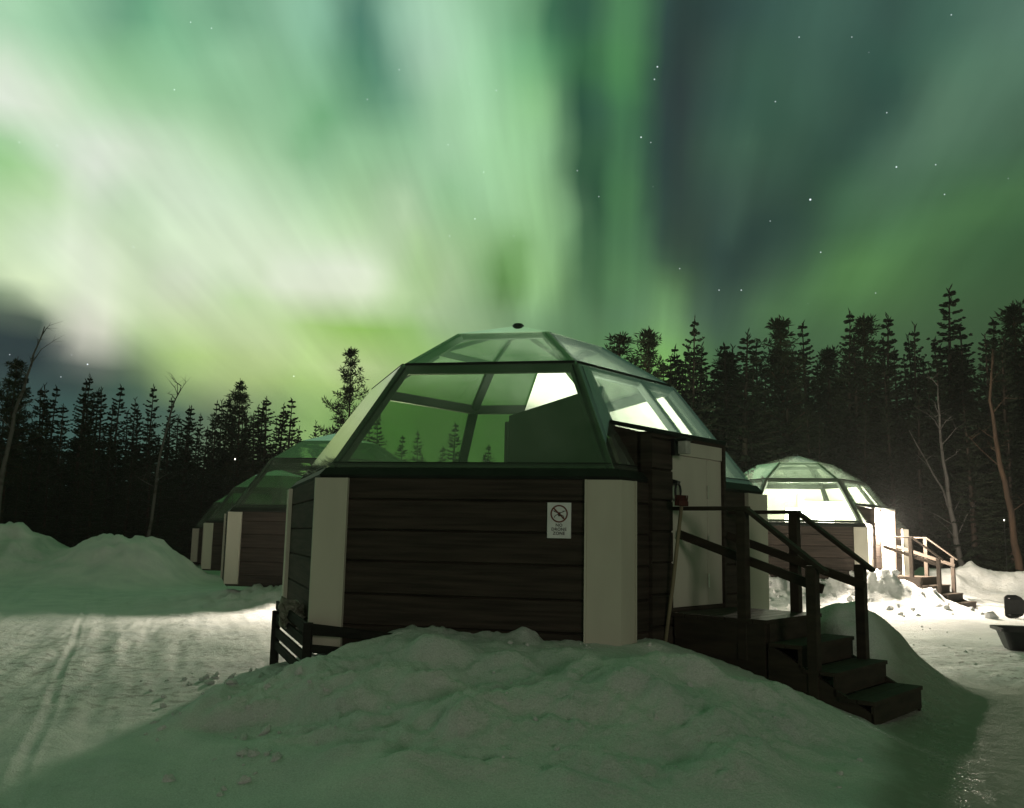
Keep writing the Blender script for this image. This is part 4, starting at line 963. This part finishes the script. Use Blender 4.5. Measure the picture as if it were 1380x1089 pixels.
def interior_right():
    mb = MB()
    mb.box((0.10, 0.15, 1.95), (0.06, 1.5, 2.3))
    mb.build('partition', M_WHITE, igr)
    MB().box((0.95, 0.90, 1.85), (1.6, 0.06, 2.1)).build('wardrobe_wall', M_WHITE, igr)
    for k in (2, 3, 4, 5):
        q = []
        for f, g in ((0.05, 0.03), (0.95, 0.03), (0.95, 0.95), (0.05, 0.95)):
            a = corner(k - 1, RG, ZG).lerp(corner(k - 1, RM, ZM), g)
            b = corner(k, RG, ZG).lerp(corner(k, RM, ZM), g)
            p = a.lerp(b, f)
            q.append(p - Vector((p.x, p.y, 0)).normalized() * 0.12)
        if k in (2, 3, 4): MB().prism(q, 0.012).build('roller_blind', M_WHITE, igr)
    bd = MB()
    bd.box((-0.9, 0.9, 1.05), (1.7, 2.0, 0.45))
    bd.box((-0.9, 1.8, 1.4), (1.7, 0.1, 0.8))
    bd.build('bed', M_WHITE, igr, 0.05)
    for x, y in ((-0.20, -0.9), (0.72, -0.8)):
        st = MB().lathe([(0.001, 1.62), (0.02, 1.62), (0.02, 2.35), (0.001, 2.36)], (x, y, 0), 10)
        st.lathe([(0.001, 0.83), (0.11, 0.83), (0.11, 0.86), (0.02, 0.88), (0.02, 1.64), (0.001, 1.64)], (x, y, 0), 14)
        s_ = st.build('table_lamp', M_METAL, igr)
        sh = MB().lathe([(0.22, 2.22), (0.18, 2.62), (0.17, 2.62), (0.21, 2.22), (0.22, 2.22)], (x, y, 0), 20)
        sh.build('lamp_shade', M_SHADE, s_, 0, True)
        l = bpy.data.lights.new('table_light', 'POINT')
        l.energy = 1000
        l.color = (1.0, 0.93, 0.82)
        l.shadow_soft_size = 0.1
        o = bpy.data.objects.new('table_light', l)
        COL.objects.link(o)
        o.parent = igr
        o.location = (x, y, 2.78)
interior_right()

# ------------------------------------------------------------------ no drone sign
def sign():
    c = on_wall(0, 0.936, 0.022, 1.70)
    root = empty('drone_sign', (0, 0, 0), 0)
    root.matrix_world = Matrix.Translation(Vector((IGLOOS[0][0], IGLOOS[0][1], 0))) @ Matrix.Rotation(TH, 4, 'Z') @ Matrix.Translation(c)
    tag(root, 'small white sign with a crossed out drone on the dark front wall', 'sign')
    MB().box((0, 0, 0), (0.228, 0.012, 0.335)).build('sign_board', M_SIGN, root, 0.004)
    y = -0.0085
    mb = MB()
    n, cz = 40, 0.062
    vs, fs = [], []
    for i in range(n):
        a = 2 * math.pi * i / n
        for r, yy in ((0.070, y), (0.083, y), (0.083, y + 0.003), (0.070, y + 0.003)):
            vs.append((r * math.cos(a), yy, cz + r * math.sin(a)))
    for i in range(n):
        b, d = i * 4, ((i + 1) % n) * 4
        for j in range(4):
            fs.append((b + j, b + (j + 1) % 4, d + (j + 1) % 4, d + j))
    mb.add(vs, fs)
    mb.bar((-0.052, y, cz + 0.052), (0.052, y, cz - 0.052), 0.0025, 0.013, (1, 0, 1))
    mb.build('prohibition_ring', M_RED, root)
    d = MB()
    yy = y + 0.0016
    d.box((0, yy, cz + 0.004), (0.028, 0.003, 0.022))
    d.box((0, yy, cz - 0.014), (0.018, 0.003, 0.018))
    for sx in (-1, 1):
        d.bar((sx * 0.010, yy, cz + 0.008), (sx * 0.048, yy, cz + 0.022), 0.003, 0.006, (0, 0, 1))
        d.bar((sx * 0.030, yy - 0.0005, cz + 0.026), (sx * 0.062, yy - 0.0005, cz + 0.026), 0.003, 0.005, (0, 0, 1))
        d.bar((sx * 0.010, yy, cz - 0.006), (sx * 0.036, yy, cz - 0.016), 0.003, 0.006, (0, 0, 1))
        d.bar((sx * 0.036, yy, cz - 0.016), (sx * 0.046, yy, cz - 0.036), 0.003, 0.006, (0, 0, 1))
    d.build('drone_symbol', M_INK, root)
    for txt, zz in (('NO', -0.058), ('DRONE', -0.096), ('ZONE', -0.134)):
        cu = bpy.data.curves.new('lettering', 'FONT')
        cu.body = txt
        cu.size = 0.040
        cu.align_x = 'CENTER'
        cu.extrude = 0.0008
        cu.offset = 0.0006
        cu.space_character = 1.08
        cu.materials.append(M_INK)
        tmp = bpy.data.objects.new('lettering', cu)
        me = bpy.data.meshes.new_from_object(tmp)
        bpy.data.objects.remove(tmp)
        o = bpy.data.objects.new('lettering', me)
        COL.objects.link(o)
        o.parent = root
        o.rotation_euler = (math.pi / 2, 0, 0)
        o.location = (0, -0.0075, zz)
sign()

# ------------------------------------------------------------------ broom, skirting, sled, scoop
def world_from(ig, k, s, n, z):
    p = on_wall(k, s, n, z)
    ca, sa = math.cos(ig[2]), math.sin(ig[2])
    return Vector((ig[0] + ca * p.x - sa * p.y, ig[1] + sa * p.x + ca * p.y, ig[3] + p.z))
def broom():
    a, b = world_from(IGLOOS[0], 1, -0.80, 0.03, 0.36), world_from(IGLOOS[0], 1, -0.755, 0.225, 1.87)
    root = empty('broom', a)
    tag(root, 'long handled broom standing upside down against the black stair railing', 'broom')
    d = b - a
    MB().tube([(0, 0, 0), d * 0.5 + Vector((0.008, 0, 0)), d], [0.019, 0.019, 0.018], 10).build('broom_handle', M_BROOM, root, 0, True)
    X = Vector((0.75, 0.66, 0))
    hd = MB().box(d + Vector((0, 0, 0.025)), (0.15, 0.06, 0.05), (X, Vector((-0.66, 0.75, 0)), Vector((0, 0, 1))))
    hd.build('broom_head', M_BRISTLE, root, 0.006)
    br = MB()
    rr = random.Random(3)
    for i in range(11):
        for j in range(4):
            q = d + X * (-0.065 + i * 0.013) + Vector((-0.66, 0.75, 0)) * (-0.02 + j * 0.013) + Vector((0, 0, 0.05))
            br.bar(q, q + Vector((rr.uniform(-.008, .008), rr.uniform(-.008, .008), 0.055)), 0.008, 0.008)
    br.build('bristles', M_BRISTLE, root)
broom()
def skirting():
    g = IGLOOS[0]
    A = world_from(g, 5, 0.25, 0.24, 0)
    B = world_from(g, 0, -1.47, 0.16, 0)
    C_ = world_from(g, 0, -0.95, 0.17, 0)
    D = world_from(g, 0, -0.12, 0.20, 0)
    o0 = A.copy()
    root = empty('slatted_skirting', (o0.x, o0.y, 0))
    tag(root, 'low black slatted skirting round the left foot of the nearest cabin', 'skirting')
    L_ = lambda p, z: Vector((p.x - o0.x, p.y - o0.y, z))
    up_ = Vector((0, 0, 1))
    for i, z in enumerate((0.22, 0.36, 0.50, 0.64)):
        MB().bar(L_(A, z + 0.10), L_(B, z - 0.02), 0.03, 0.095, up_).build('slat', M_SKIRT, root, 0.005)
    for z0, z1, e in ((0.62, 0.56, D), (0.44, 0.42, C_)):
        mb = MB()
        a, b = L_(B, z0), L_(e, z1)
        if e is D:
            p = []
            for q, hgt in ((a, 0.055), (b, 0.022)):
                nn = Vector((-0.195, -0.98, 0)) * 0.018
                p += [q - nn - up_ * hgt, q + nn - up_ * hgt, q + nn + up_ * hgt, q - nn + up_ * hgt]
            mb.hexa(p)
        else:
            mb.bar(a, b, 0.035, 0.075, up_)
        mb.build('front_board', M_SKIRT, root, 0.004)
    for p in (A, B):
        MB().box(L_(p, 0.33), (0.08, 0.08, 0.70)).build('post', M_SKIRT, root, 0.005)
    # crumpled clear sheeting caught behind the slats
    return A, B
SA, SB = skirting()
def sheeting():
    rr = random.Random(11)
    c = SA.lerp(SB, 0.40) + Vector((0.10, 0.04, 0.0))
    n, m = 14, 12
    vs, fs = [], []
    for i in range(n):
        for j in range(m):
            a, b = i / (n - 1), j / (m - 1)
            vs.append((c.x - 0.17 + 0.38 * a + rr.uniform(-.02, .02) , c.y - 0.12 + 0.25 * a + rr.uniform(-.05, .05), 0.55 + 0.34 * b * (1 - 0.55 * a) + rr.uniform(-.02, .02)))
    for i in range(n - 1):
        for j in range(m - 1):
            fs.append((i * m + j, (i + 1) * m + j, (i + 1) * m + j + 1, i * m + j + 1))
    mat = surf('frosted_sheeting', (0.34, 0.36, 0.30), (0.14, 0.15, 0.11), 0.25, (14, 14, 14), 4, 0.01, (40, 40, 40), 0.5)
    o = MB().add(vs, fs).build('crumpled_sheeting', mat)
    md = o.modifiers.new('solid', 'SOLIDIFY'); md.thickness = 0.006
    tag(o, 'crumpled pale sheeting stuffed behind the black slats at the cabin corner', 'sheeting')
sheeting()

def sled():
    x0, y0 = 8.15, 14.2
    z0 = gz(x0, y0) - 0.01
    root = empty('pulk_sled', (x0, y0, z0), R(-14))
    tag(root, 'black plastic sled tub lying on the trodden snow at the right edge', 'sled')
    def rect(lx, ly, z, r, n=6):
        pts = []
        for cx, cy, a0 in ((lx - r, ly - r, 0), (-lx + r, ly - r, 90), (-lx + r, -ly + r, 180), (lx - r, -ly + r, 270)):
            for i in range(n):
                a = R(a0 + 90 * i / (n - 1))
                pts.append((cx + r * math.cos(a), cy + r * math.sin(a), z))
        return pts
    rings = [rect(0.44, 0.20, 0.03, 0.06), rect(0.47, 0.22, 0.0, 0.07), rect(0.50, 0.25, 0.06, 0.09), rect(0.58, 0.31, 0.30, 0.10), rect(0.63, 0.35, 0.315, 0.12), rect(0.63, 0.35, 0.29, 0.12), rect(0.645, 0.36, 0.29, 0.12), rect(0.645, 0.36, 0.335, 0.12), rect(0.56, 0.29, 0.325, 0.10), rect(0.47, 0.23, 0.06, 0.08), rect(0.44, 0.20, 0.035, 0.06)]
    rings = [rings[1], rings[2], rings[3], rings[5], rings[6], rings[7], rings[8], rings[9], rings[10]]
    n = len(rings[0])
    vs = [p for r in rings for p in r]
    fs = [(i * n + k, i * n + (k + 1) % n, (i + 1) * n + (k + 1) % n, (i + 1) * n + k) for i in range(len(rings) - 1) for k in range(n)]
    fs.append(tuple(range(n - 1, -1, -1)))
    fs.append(tuple(range((len(rings) - 1) * n, len(rings) * n)))
    MB().add(vs, fs).build('sled_tub', M_BLACK, root)
sled()
def scoop():
    x0, y0 = 11.45, 20.8
    z0 = gz(x0, y0)
    root = empty('snow_scoop', (x0, y0, z0), 0)
    tag(root, 'black snow scoop shovel standing in the snow behind the sled', 'shovel')
    vs, fs = [], []
    prof = [(-0.27, 0.24), (-0.20, 0.30), (0.0, 0.30), (0.12, 0.24), (0.22, 0.10), (0.26, 0.04)]
    for t in (0, 1):
        for x, hw in prof:
            for s in (-1, 1):
                vs.append((x, (0.05 if t else 0.02) + abs(s) * 0.0, 0.26 + s * hw * 0.85))
    m = len(prof) * 2
    for i in range(len(prof) - 1):
        a = i * 2
        fs += [(a, a + 1, a + 3, a + 2), (m + a, m + a + 2, m + a + 3, m + a + 1)]
        fs += [(a, a + 2, m + a + 2, m + a), (a + 1, m + a + 1, m + a + 3, a + 3)]
    fs += [(0, m, m + 1, 1), (m - 2, m - 1, 2 * m - 1, 2 * m - 2)]
    mb = MB().add(vs, fs)
    for z in (0.08, 0.44):
        mb.bar((-0.22, -0.04, z), (0.05, -0.02, z), 0.14, 0.025)
    mb.build('blade', M_BLACK, root, 0.008)
    MB().tube([(0.2, 0.03, 0.26), (0.8, 0.05, 0.30), (1.5, 0.08, 0.42)], [0.022, 0.018, 0.018], 8).build('scoop_handle', M_BLACK, root)
scoop()

# ------------------------------------------------------------------ trees
def tuft(vs, fs, p, d, ln, wd, rr):
    """a needle spray: two crossed narrow leaves"""
    d = d.normalized()
    a = d.cross(Vector((rr.uniform(-1, 1), rr.uniform(-1, 1), rr.uniform(-1, 1))))
    if a.length < 1e-3: a = d.cross(Vector((1, 0, 0)))
    a.normalize()
    for ax in (a, d.cross(a)):
        b = len(vs)
        vs.extend([p - ax * wd * 0.35, p + d * ln * 0.55 - ax * wd * 0.5, p + d * ln, p + d * ln * 0.5 + ax * wd * 0.5])
        fs.append((b, b + 1, b + 2, b + 3))

def tree_mesh(kind, H, seed):
    rr = random.Random(seed)
    vs, fs = [], []
    tk = MB()
    lean = Vector((rr.uniform(-.02, .02), rr.uniform(-.02, .02), 0)) * H
    def axis(z):
        f = z / H
        return Vector((lean.x * f * f, lean.y * f * f, z))
    r0 = 0.011 * H + 0.03
    tk.tube([axis(H * i / 9) for i in range(10)], [max(0.012, r0 * (1 - 0.93 * i / 9)) * (1.25 if i == 0 else 1) for i in range(10)], 8)
    if kind == 's':
        z = H * rr.uniform(0.05, 0.10)
        while z < H * 0.985:
            f = z / H
            reach = (0.165 * H * (1 - f) ** 0.9 + 0.04) * rr.uniform(0.75, 1.15)
            nb = 7 if f < 0.7 else 4
            off = rr.uniform(0, 6.3)
            for b in range(nb):
                if rr.random() < 0.10: continue
                a = off + b * 6.283 / nb + rr.uniform(-.3, .3)
                ln = reach * rr.uniform(0.5, 1.35)
                droop = -0.45 + 0.85 * f + rr.uniform(-.12, .12)
                dirv = Vector((math.cos(a), math.sin(a), droop)).normalized()
                p0 = axis(min(H * 0.99, max(0.2, z + rr.uniform(-.028, .028) * H * (1.1 - f))))
                steps = max(3, int(ln / 0.14))
                tk.bar(p0, p0 + dirv * ln * 0.9, 0.014, 0.014)
                for q in range(1, steps + 1):
                    t = q / steps
                    p = p0 + dirv * ln * t + Vector((0, 0, 0.10 * ln * t * t))
                    for sgn in (-1.3, -0.6, 0, 0.6, 1.3):
                        sd = (Vector((-math.sin(a), math.cos(a), 0)) * sgn * 0.9 + dirv + Vector((0, 0, rr.uniform(-.55, .1))))
                        L_ = (0.24 * (1 - 0.6 * t) + 0.05) * (1.0 - 0.45 * f) * rr.uniform(.7, 1.25) * (0.65 + 0.035 * H)
                        tuft(vs, fs, p, sd, L_, 0.075, rr)
            z += 0.026 * H * rr.uniform(0.6, 1.4)
        for i in range(8):
            tuft(vs, fs, axis(H * (0.93 + 0.009 * i)), Vector((rr.uniform(-.5, .5), rr.uniform(-.5, .5), 1)), 0.22, 0.04, rr)
    else:
        base = {'p': 0.42, 'q': 0.20}[kind]
        z = H * base
        while z < H * 0.97:
            f = (z / H - base) / (1 - base)
            reach = H * 0.155 * (math.sin(math.pi * min(1, 0.22 + 0.78 * f)) ** 0.6 * (1 - 0.62 * f) + 0.05) * rr.uniform(0.6, 1.25)
            nb = rr.choice((3, 4, 5))
            off = rr.uniform(0, 6.3)
            for b in range(nb):
                a = off + b * 6.283 / nb + rr.uniform(-.4, .4)
                ln = reach * rr.uniform(0.55, 1.2)
                up_ = -0.05 + 0.7 * f + rr.uniform(-.2, .25)
                dirv = Vector((math.cos(a), math.sin(a), up_)).normalized()
                p0 = axis(z)
                tip = p0 + dirv * ln
                tk.bar(p0, tip, 0.022, 0.022)
                k = max(2, int(ln / 0.22))
                for q in range(k + 1):
                    t = 0.35 + 0.65 * q / k
                    c = p0 + dirv * ln * t + Vector((0, 0, 0.12 * ln * t * t))
                    for i in range(20):
                        dd = Vector((rr.gauss(0, 1), rr.gauss(0, 1), rr.gauss(0.35, .8)))
                        if dd.length < 0.05: continue
                        dd.normalize()
                        tuft(vs, fs, c + dd * rr.uniform(0, 0.10), dd, rr.uniform(.12, .26) * (0.6 + 0.04 * H), 0.035, rr)
            z += 0.036 * H * rr.uniform(0.7, 1.35)
        for i in range(14):
            dd = Vector((rr.gauss(0, .7), rr.gauss(0, .7), 1)).normalized()
            tuft(vs, fs, axis(H * 0.96), dd, 0.3, 0.07, rr)
    return tk, vs, fs
PROTO = {}
def proto(key, kind, H, seed):
    tk, vs, fs = tree_mesh(kind, H, seed)
    tm = bpy.data.meshes.new('trunk'); tm.from_pydata(tk.v, [], tk.f); tm.materials.append(M_BARK if kind == 's' else M_PINEBARK); tm.update()
    cm = bpy.data.meshes.new('crown'); cm.from_pydata([tuple(v) for v in vs], [], fs); cm.materials.append(M_SPRUCE if kind == 's' else M_PINE); cm.update()
    PROTO[key] = (tm, cm, H)
for i in range(4): proto('s%d' % i, 's', 9.0, 20 + i)
for i in range(3): proto('p%d' % i, 'p', 9.0, 40 + i)
for i in range(3): proto('q%d' % i, 'q', 9.0, 60 + i)
TR = random.Random(5)
def plant(key, x, y, top, label, group, fat=1.0):
    tm, cm, H = PROTO[key]
    z = gz(x, y) - 0.05
    s = (top - z) / H
    o = empty({'s': 'spruce_tree', 'p': 'pine_tree', 'q': 'pine_tree'}[key[0]], (x, y, z), TR.uniform(0, 6.28))
    o.scale = (s * fat, s * fat, s)
    for nm, me in (('trunk', tm), ('crown', cm)):
        c = bpy.data.objects.new(nm, me)
        COL.objects.link(c)
        c.parent = o
    tag(o, label, 'tree', group)
    return o
def blocked(x, y):             # too close to a cabin, or standing before the far end of the row
    if any(math.hypot(x - g[0], y - g[1]) < 4.6 for g in IGLOOS + [RIGHT]): return True
    return 33 < y < 50 and -20.5 < math.degrees(math.atan2(x, y)) < -13.0
def push(x, y, top, k):        # the same tree set k times as far away and as much larger
    while blocked(x * k, y * k): k *= 1.03
    return x * k, y * k, EYE + (top - EYE) * k
NAMED_R = [
 (3.0, 26, 7.5, 'p0', 1.25, 1.15, 'round topped pine behind the glass dome, left of a slimmer pine'),
 (3.8, 25, 7.5, 'q0', 1.25, 0.9, 'slim pine beside the glow, just right of the near dome top'),
 (4.6, 23, 7.2, 's0', 1.35, 0.85, 'narrow pointed spruce standing alone right of the green glow'),
 (6.4, 25, 7.4, 's3', 1.35, 1.25, 'bushy spruce between the lone pointed spruce and the dense right wood'),
 (8.5, 28, 8.6, 'q2', 1.3, 1.0, 'ragged pine with open crown at the left end of the right wood'),
 (9.9, 30, 8.9, 's1', 1.25, 0.9, 'spruce close to the ragged open pine in the right wood'),
 (11.2, 30, 9.3, 's2', 1.2, 0.8, 'slender spruce with the sharpest tip above the lit cabin'),
 (11.4, 29, 9.0, 'q0', 1.3, 1.0, 'broad pine touching the sharp slender spruce above the lit cabin'),
 (12.9, 31, 9.4, 's2', 1.2, 1.0, 'narrow spruce above the porch lamp'),
 (14.8, 33, 9.6, 's3', 1.15, 0.8, 'small thin spruce tip in the gap left of the tallest tree'),
 (14.1, 29, 9.9, 's0', 1.3, 1.05, 'tallest tree of the right wood with a stepped crown'),
 (16.3, 32, 9.4, 's1', 1.2, 1.1, 'low spruce just right of the tallest tree'),
 (16.1, 30, 9.1, 's1', 1.3, 1.0, 'spruce between the tallest tree and the pine at the right edge'),
 (16.4, 29, 9.5, 'q0', 1.3, 1.1, 'wide pine cut by the right edge of the picture'),
]
for x, y, top, key, k, fat, lab in NAMED_R:
    plant(key, *push(x, y, top, k), lab, 'trees of the right wood', fat * 1.22)
NAMED_L = [
 (-16.7, 30, 7.2, 'p1', 1.25, 1.0, 'flat topped pine at the left edge beside a pale birch stem'),
 (-18.4, 36, 7.1, 's1', 1.15, 1.1, 'broad spruce second from the left edge'),
 (-16.6, 35, 7.4, 's2', 1.2, 0.9, 'pointed spruce with the highest tip of the left spruces'),
 (-15.9, 38, 7.0, 's3', 1.15, 1.0, 'short spruce standing left of the thin birch'),
 (-14.0, 37, 6.9, 's0', 1.2, 0.9, 'slim spruce right behind the thin birch'),
 (-15.2, 44, 7.1, 's2', 1.0, 0.8, 'small thin spruce between slim spruce and tall bare stemmed pine'),
 (-10.8, 36, 7.6, 'p2', 1.25, 1.0, 'tall bare stemmed pine above the row of cabins'),
 (-11.9, 46, 7.3, 's1', 1.05, 0.9, 'small spruce right of the tall bare stemmed pine'),
 (-11.4, 48, 7.1, 's3', 1.05, 0.7, 'smallest spruce tip beside the second cabin dome'),
 (-6.1, 34, 8.6, 'p0', 1.2, 0.85, 'single pine with open crown standing left of the near glass dome'),
]
for x, y, top, key, k, fat, lab in NAMED_L:
    plant(key, *push(x, y, top, k), lab, 'trees of the left wood', fat)
# the rest of the wood: dark trees nothing tells apart
def fill(n, az0, az1, r0, r1, el0, el1, keys, label, group, seed):
    q = random.Random(seed)
    for i in range(n):
        a = R(az0 + (az1 - az0) * (i + q.uniform(-.4, 1.4)) / n)
        r = q.uniform(r0, r1)
        while blocked(r * math.sin(a), r * math.cos(a)): r *= 1.03
        x, y = r * math.sin(a), r * math.cos(a)
        plant(q.choice(keys), x, y, EYE + r * math.tan(R(q.uniform(el0, el1))), label, group, q.uniform(0.95, 1.45))
S4 = ['s0', 's1', 's2', 's3']
LR, GR = 'dark tree in the dense wood behind the lit right cabin', 'dark mass of the right wood'
LL, GL = 'dark spruce in the dense wood behind the left snow banks', 'dark mass of the left wood'
LM, GM = 'dim tree seen low behind the near cabin', 'trees behind the near cabin'
fill(44, 8, 34, 37, 43, 9.4, 12.2, S4 + S4 + ['q0'], LR, GR, 1)
fill(44, 7, 36, 44, 56, 9.4, 12.2, S4, LR, GR, 2)
fill(30, 9, 34, 35, 39, 5.0, 8.5, S4, LR, GR, 9)
fill(42, -34, -14, 40, 50, 4.8, 8.4, S4, LL, GL, 3)
fill(42, -35, -13, 50, 64, 5.0, 7.9, S4, LL, GL, 4)
fill(34, -34, -15, 37, 42, 2.8, 5.2, S4, LL, GL, 14)
fill(26, -13, 8, 48, 66, 4.6, 7.4, S4 + ['q2'], LM, GM, 6)
fill(16, -8, 9, 40, 48, 3.6, 6.2, S4, LM, GM, 7)

def stem_tree(name, pts, r0, mat, label, seed, twig=7):
    root = empty(name, pts[0])
    tag(root, label, 'tree')
    b = Vector(pts[0])
    q = random.Random(seed)
    P = []
    for i in range(len(pts) - 1):
        for j in range(4):
            P.append(Vector(pts[i]).lerp(Vector(pts[i + 1]), j / 4) - b + Vector((q.uniform(-.03, .03), 0, 0)))
    P.append(Vector(pts[-1]) - b)
    n = len(P)
    MB().tube(P, [r0 * (1 - 0.85 * i / (n - 1)) for i in range(n)], 8).build('trunk', mat, root, 0, True)
    mb = MB()
    for i in range(twig):
        f = q.uniform(0.35, 0.98)
        p = P[min(n - 1, int(f * n))]
        a = q.uniform(0, 6.28)
        ln = q.uniform(0.6, 2.0) * (1.15 - f)
        e = p + Vector((math.cos(a), math.sin(a), q.uniform(.5, 1.3))) * ln
        m_ = p.lerp(e, 0.5) + Vector((q.uniform(-.1, .1), q.uniform(-.1, .1), 0.05))
        mb.tube([p, m_, e], [0.018, 0.012, 0.004], 4, False)
        for j in range(4):
            s = m_.lerp(e, q.random())
            mb.tube([s, s + Vector((q.uniform(-1, 1), q.uniform(-1, 1), q.uniform(-.1, .8))) * 0.45], [0.006, 0.002], 3, False)
    mb.build('crown', mat, root)
def foot(p): return [(p[0][0] - 0.25 * (p[1][0] - p[0][0]), p[0][1], gz(p[0][0], p[0][1]) - 0.05)] + p
stem_tree('birch_tree', foot([(-15.66, 28, 3.09), (-15.45, 28, 4.94), (-15.1, 28, 6.59), (-14.79, 28, 7.78)]), 0.09, M_BIRCH, 'pale leaning birch stem at the far left edge of the wood', 1)
stem_tree('birch_tree', foot([(-12.94, 33, 1.73), (-12.78, 33, 4.29), (-12.43, 33, 6.07), (-12.2, 33, 6.77)]), 0.075, M_BIRCH, 'thin pale birch stem rising behind the gap between the left snow banks', 2)
stem_tree('birch_tree', foot([(15.29, 31, 0.78), (15.01, 31, 2.64), (14.76, 31, 4.91), (14.76, 31, 6.98)]), 0.13, M_BIRCH, 'forked birch lit by the porch lamp behind the right stairs', 3, 10)
stem_tree('birch_tree', foot([(15.32, 31.2, 1.6), (14.84, 31.2, 3.4), (13.78, 31.2, 5.43)]), 0.08, M_BIRCH, 'thinner birch leaning left across the forked birch', 4, 6)
stem_tree('pine_tree', foot([(16.67, 30, 0.6), (16.48, 30, 2.64), (16.18, 30, 4.6), (16.03, 30, 6.34), (16.2, 30, 8.11)]), 0.15, M_PINEBARK, 'bare reddish pine trunk close to the right edge', 5, 8)

# ------------------------------------------------------------------ loose clods of snow
def clods():
    q = random.Random(21)
    base_v = [Vector(v) for v in ((0, 0, 1), (0.894, 0, 0.447), (0.276, 0.851, 0.447), (-0.724, 0.526, 0.447), (-0.724, -0.526, 0.447), (0.276, -0.851, 0.447), (0.724, 0.526, -0.447), (-0.276, 0.851, -0.447), (-0.894, 0, -0.447), (-0.276, -0.851, -0.447), (0.724, -0.526, -0.447), (0, 0, -1))]
    base_f = [(0, 1, 2), (0, 2, 3), (0, 3, 4), (0, 4, 5), (0, 5, 1), (1, 6, 2), (2, 7, 3), (3, 8, 4), (4, 9, 5), (5, 10, 1), (6, 7, 2), (7, 8, 3), (8, 9, 4), (9, 10, 5), (10, 6, 1), (11, 7, 6), (11, 8, 7), (11, 9, 8), (11, 10, 9), (11, 6, 10)]
    mb = MB()
    def clod(x, y, s):
        z = gz(x, y) + s * 0.05
        r = Matrix.Rotation(q.uniform(0, 6.28), 3, Vector((q.gauss(0, 1), q.gauss(0, 1), q.gauss(0, 1))).normalized())
        k = Vector((q.uniform(.7, 1.3), q.uniform(.7, 1.3), q.uniform(.5, .9)))
        vs = [(r @ Vector((v.x * k.x, v.y * k.y, v.z * k.z))) * s * q.uniform(.75, 1.2) + Vector((x, y, z)) for v in base_v]
        mb.add(vs, base_f)
    for i in range(70):      # along the left foot of the heap
        t = q.random()
        clod(-2.9 + 1.3 * t + q.gauss(0, .30) - 0.5 * (1 - t), 10.2 - 4.3 * t + q.gauss(0, .4), q.choice((.012, .02, .02, .035, .05)))
    for i in range(60):       # over the heap
        clod(q.uniform(-2.0, 2.6), q.uniform(5.8, 8.6), q.choice((.008, .01, .014, .02, .03)))
    for i in range(50):      # churned yard on the right
        clod(q.uniform(4.8, 9.5), q.uniform(10.5, 19), q.choice((.012, .016, .022, .035)))
    for i in range(90):       # blocks beside the lit cabin
        clod(q.uniform(6.0, 11.0), q.uniform(20.5, 24.5), q.choice((.04, .06, .09, .13)))
    o = mb.build('snow_clods', M_SNOW)
    tag(o, 'loose clods and crumbs of snow strewn over the heap and the yard', kind='stuff')
clods()

# ------------------------------------------------------------------ far lamps among the trees
M_FAR = glow_mat('far_lamp_lit', (1.0, 0.95, 0.8), 4.0)
for x, y, z, lab in ((-9.13, 30.0, 3.87, 'tiny bright lamp showing between the trees above the left cabins'),
                     (16.25, 30.0, 2.37, 'upper tiny lamp shining through the right wood'),
                     (16.62, 30.0, 2.06, 'lower tiny lamp shining through the right wood near the edge')):
    g = gz(x, y)
    o = empty('lamp_post', (x, y, g))
    tag(o, lab, 'lamp', 'tiny lamps in the wood')
    MB().tube([(0, 0, -0.1), (0, 0, z - g - 0.05)], [0.009, 0.007], 6).build('pole', M_BLACK, o)
    MB().lathe([(0.001, -0.03), (0.016, -0.02), (0.018, 0.0), (0.016, 0.02), (0.001, 0.03)], (0, 0, z - g), 10).build('lamp_head', M_FAR, o)

# ------------------------------------------------------------------ thin frosty air
def haze():
    m = bpy.data.materials.new('frosty_air')
    m.use_nodes = True
    N, L = m.node_tree.nodes, m.node_tree.links
    N.clear()
    v = N.new('ShaderNodeVolumePrincipled')
    v.inputs['Color'].default_value = (0.9, 0.93, 0.9, 1)
    v.inputs['Density'].default_value = HAZE
    v.inputs['Anisotropy'].default_value = 0.35
    o = N.new('ShaderNodeOutputMaterial')
    L.new(v.outputs[0], o.inputs['Volume'])
    b = MB().box((0, 0, 6.5), (1900, 1900, 27.0)).build('haze', m)
    tag(b, 'thin frosty night air over the clearing', kind='stuff')
HAZE = 0.00045
haze()
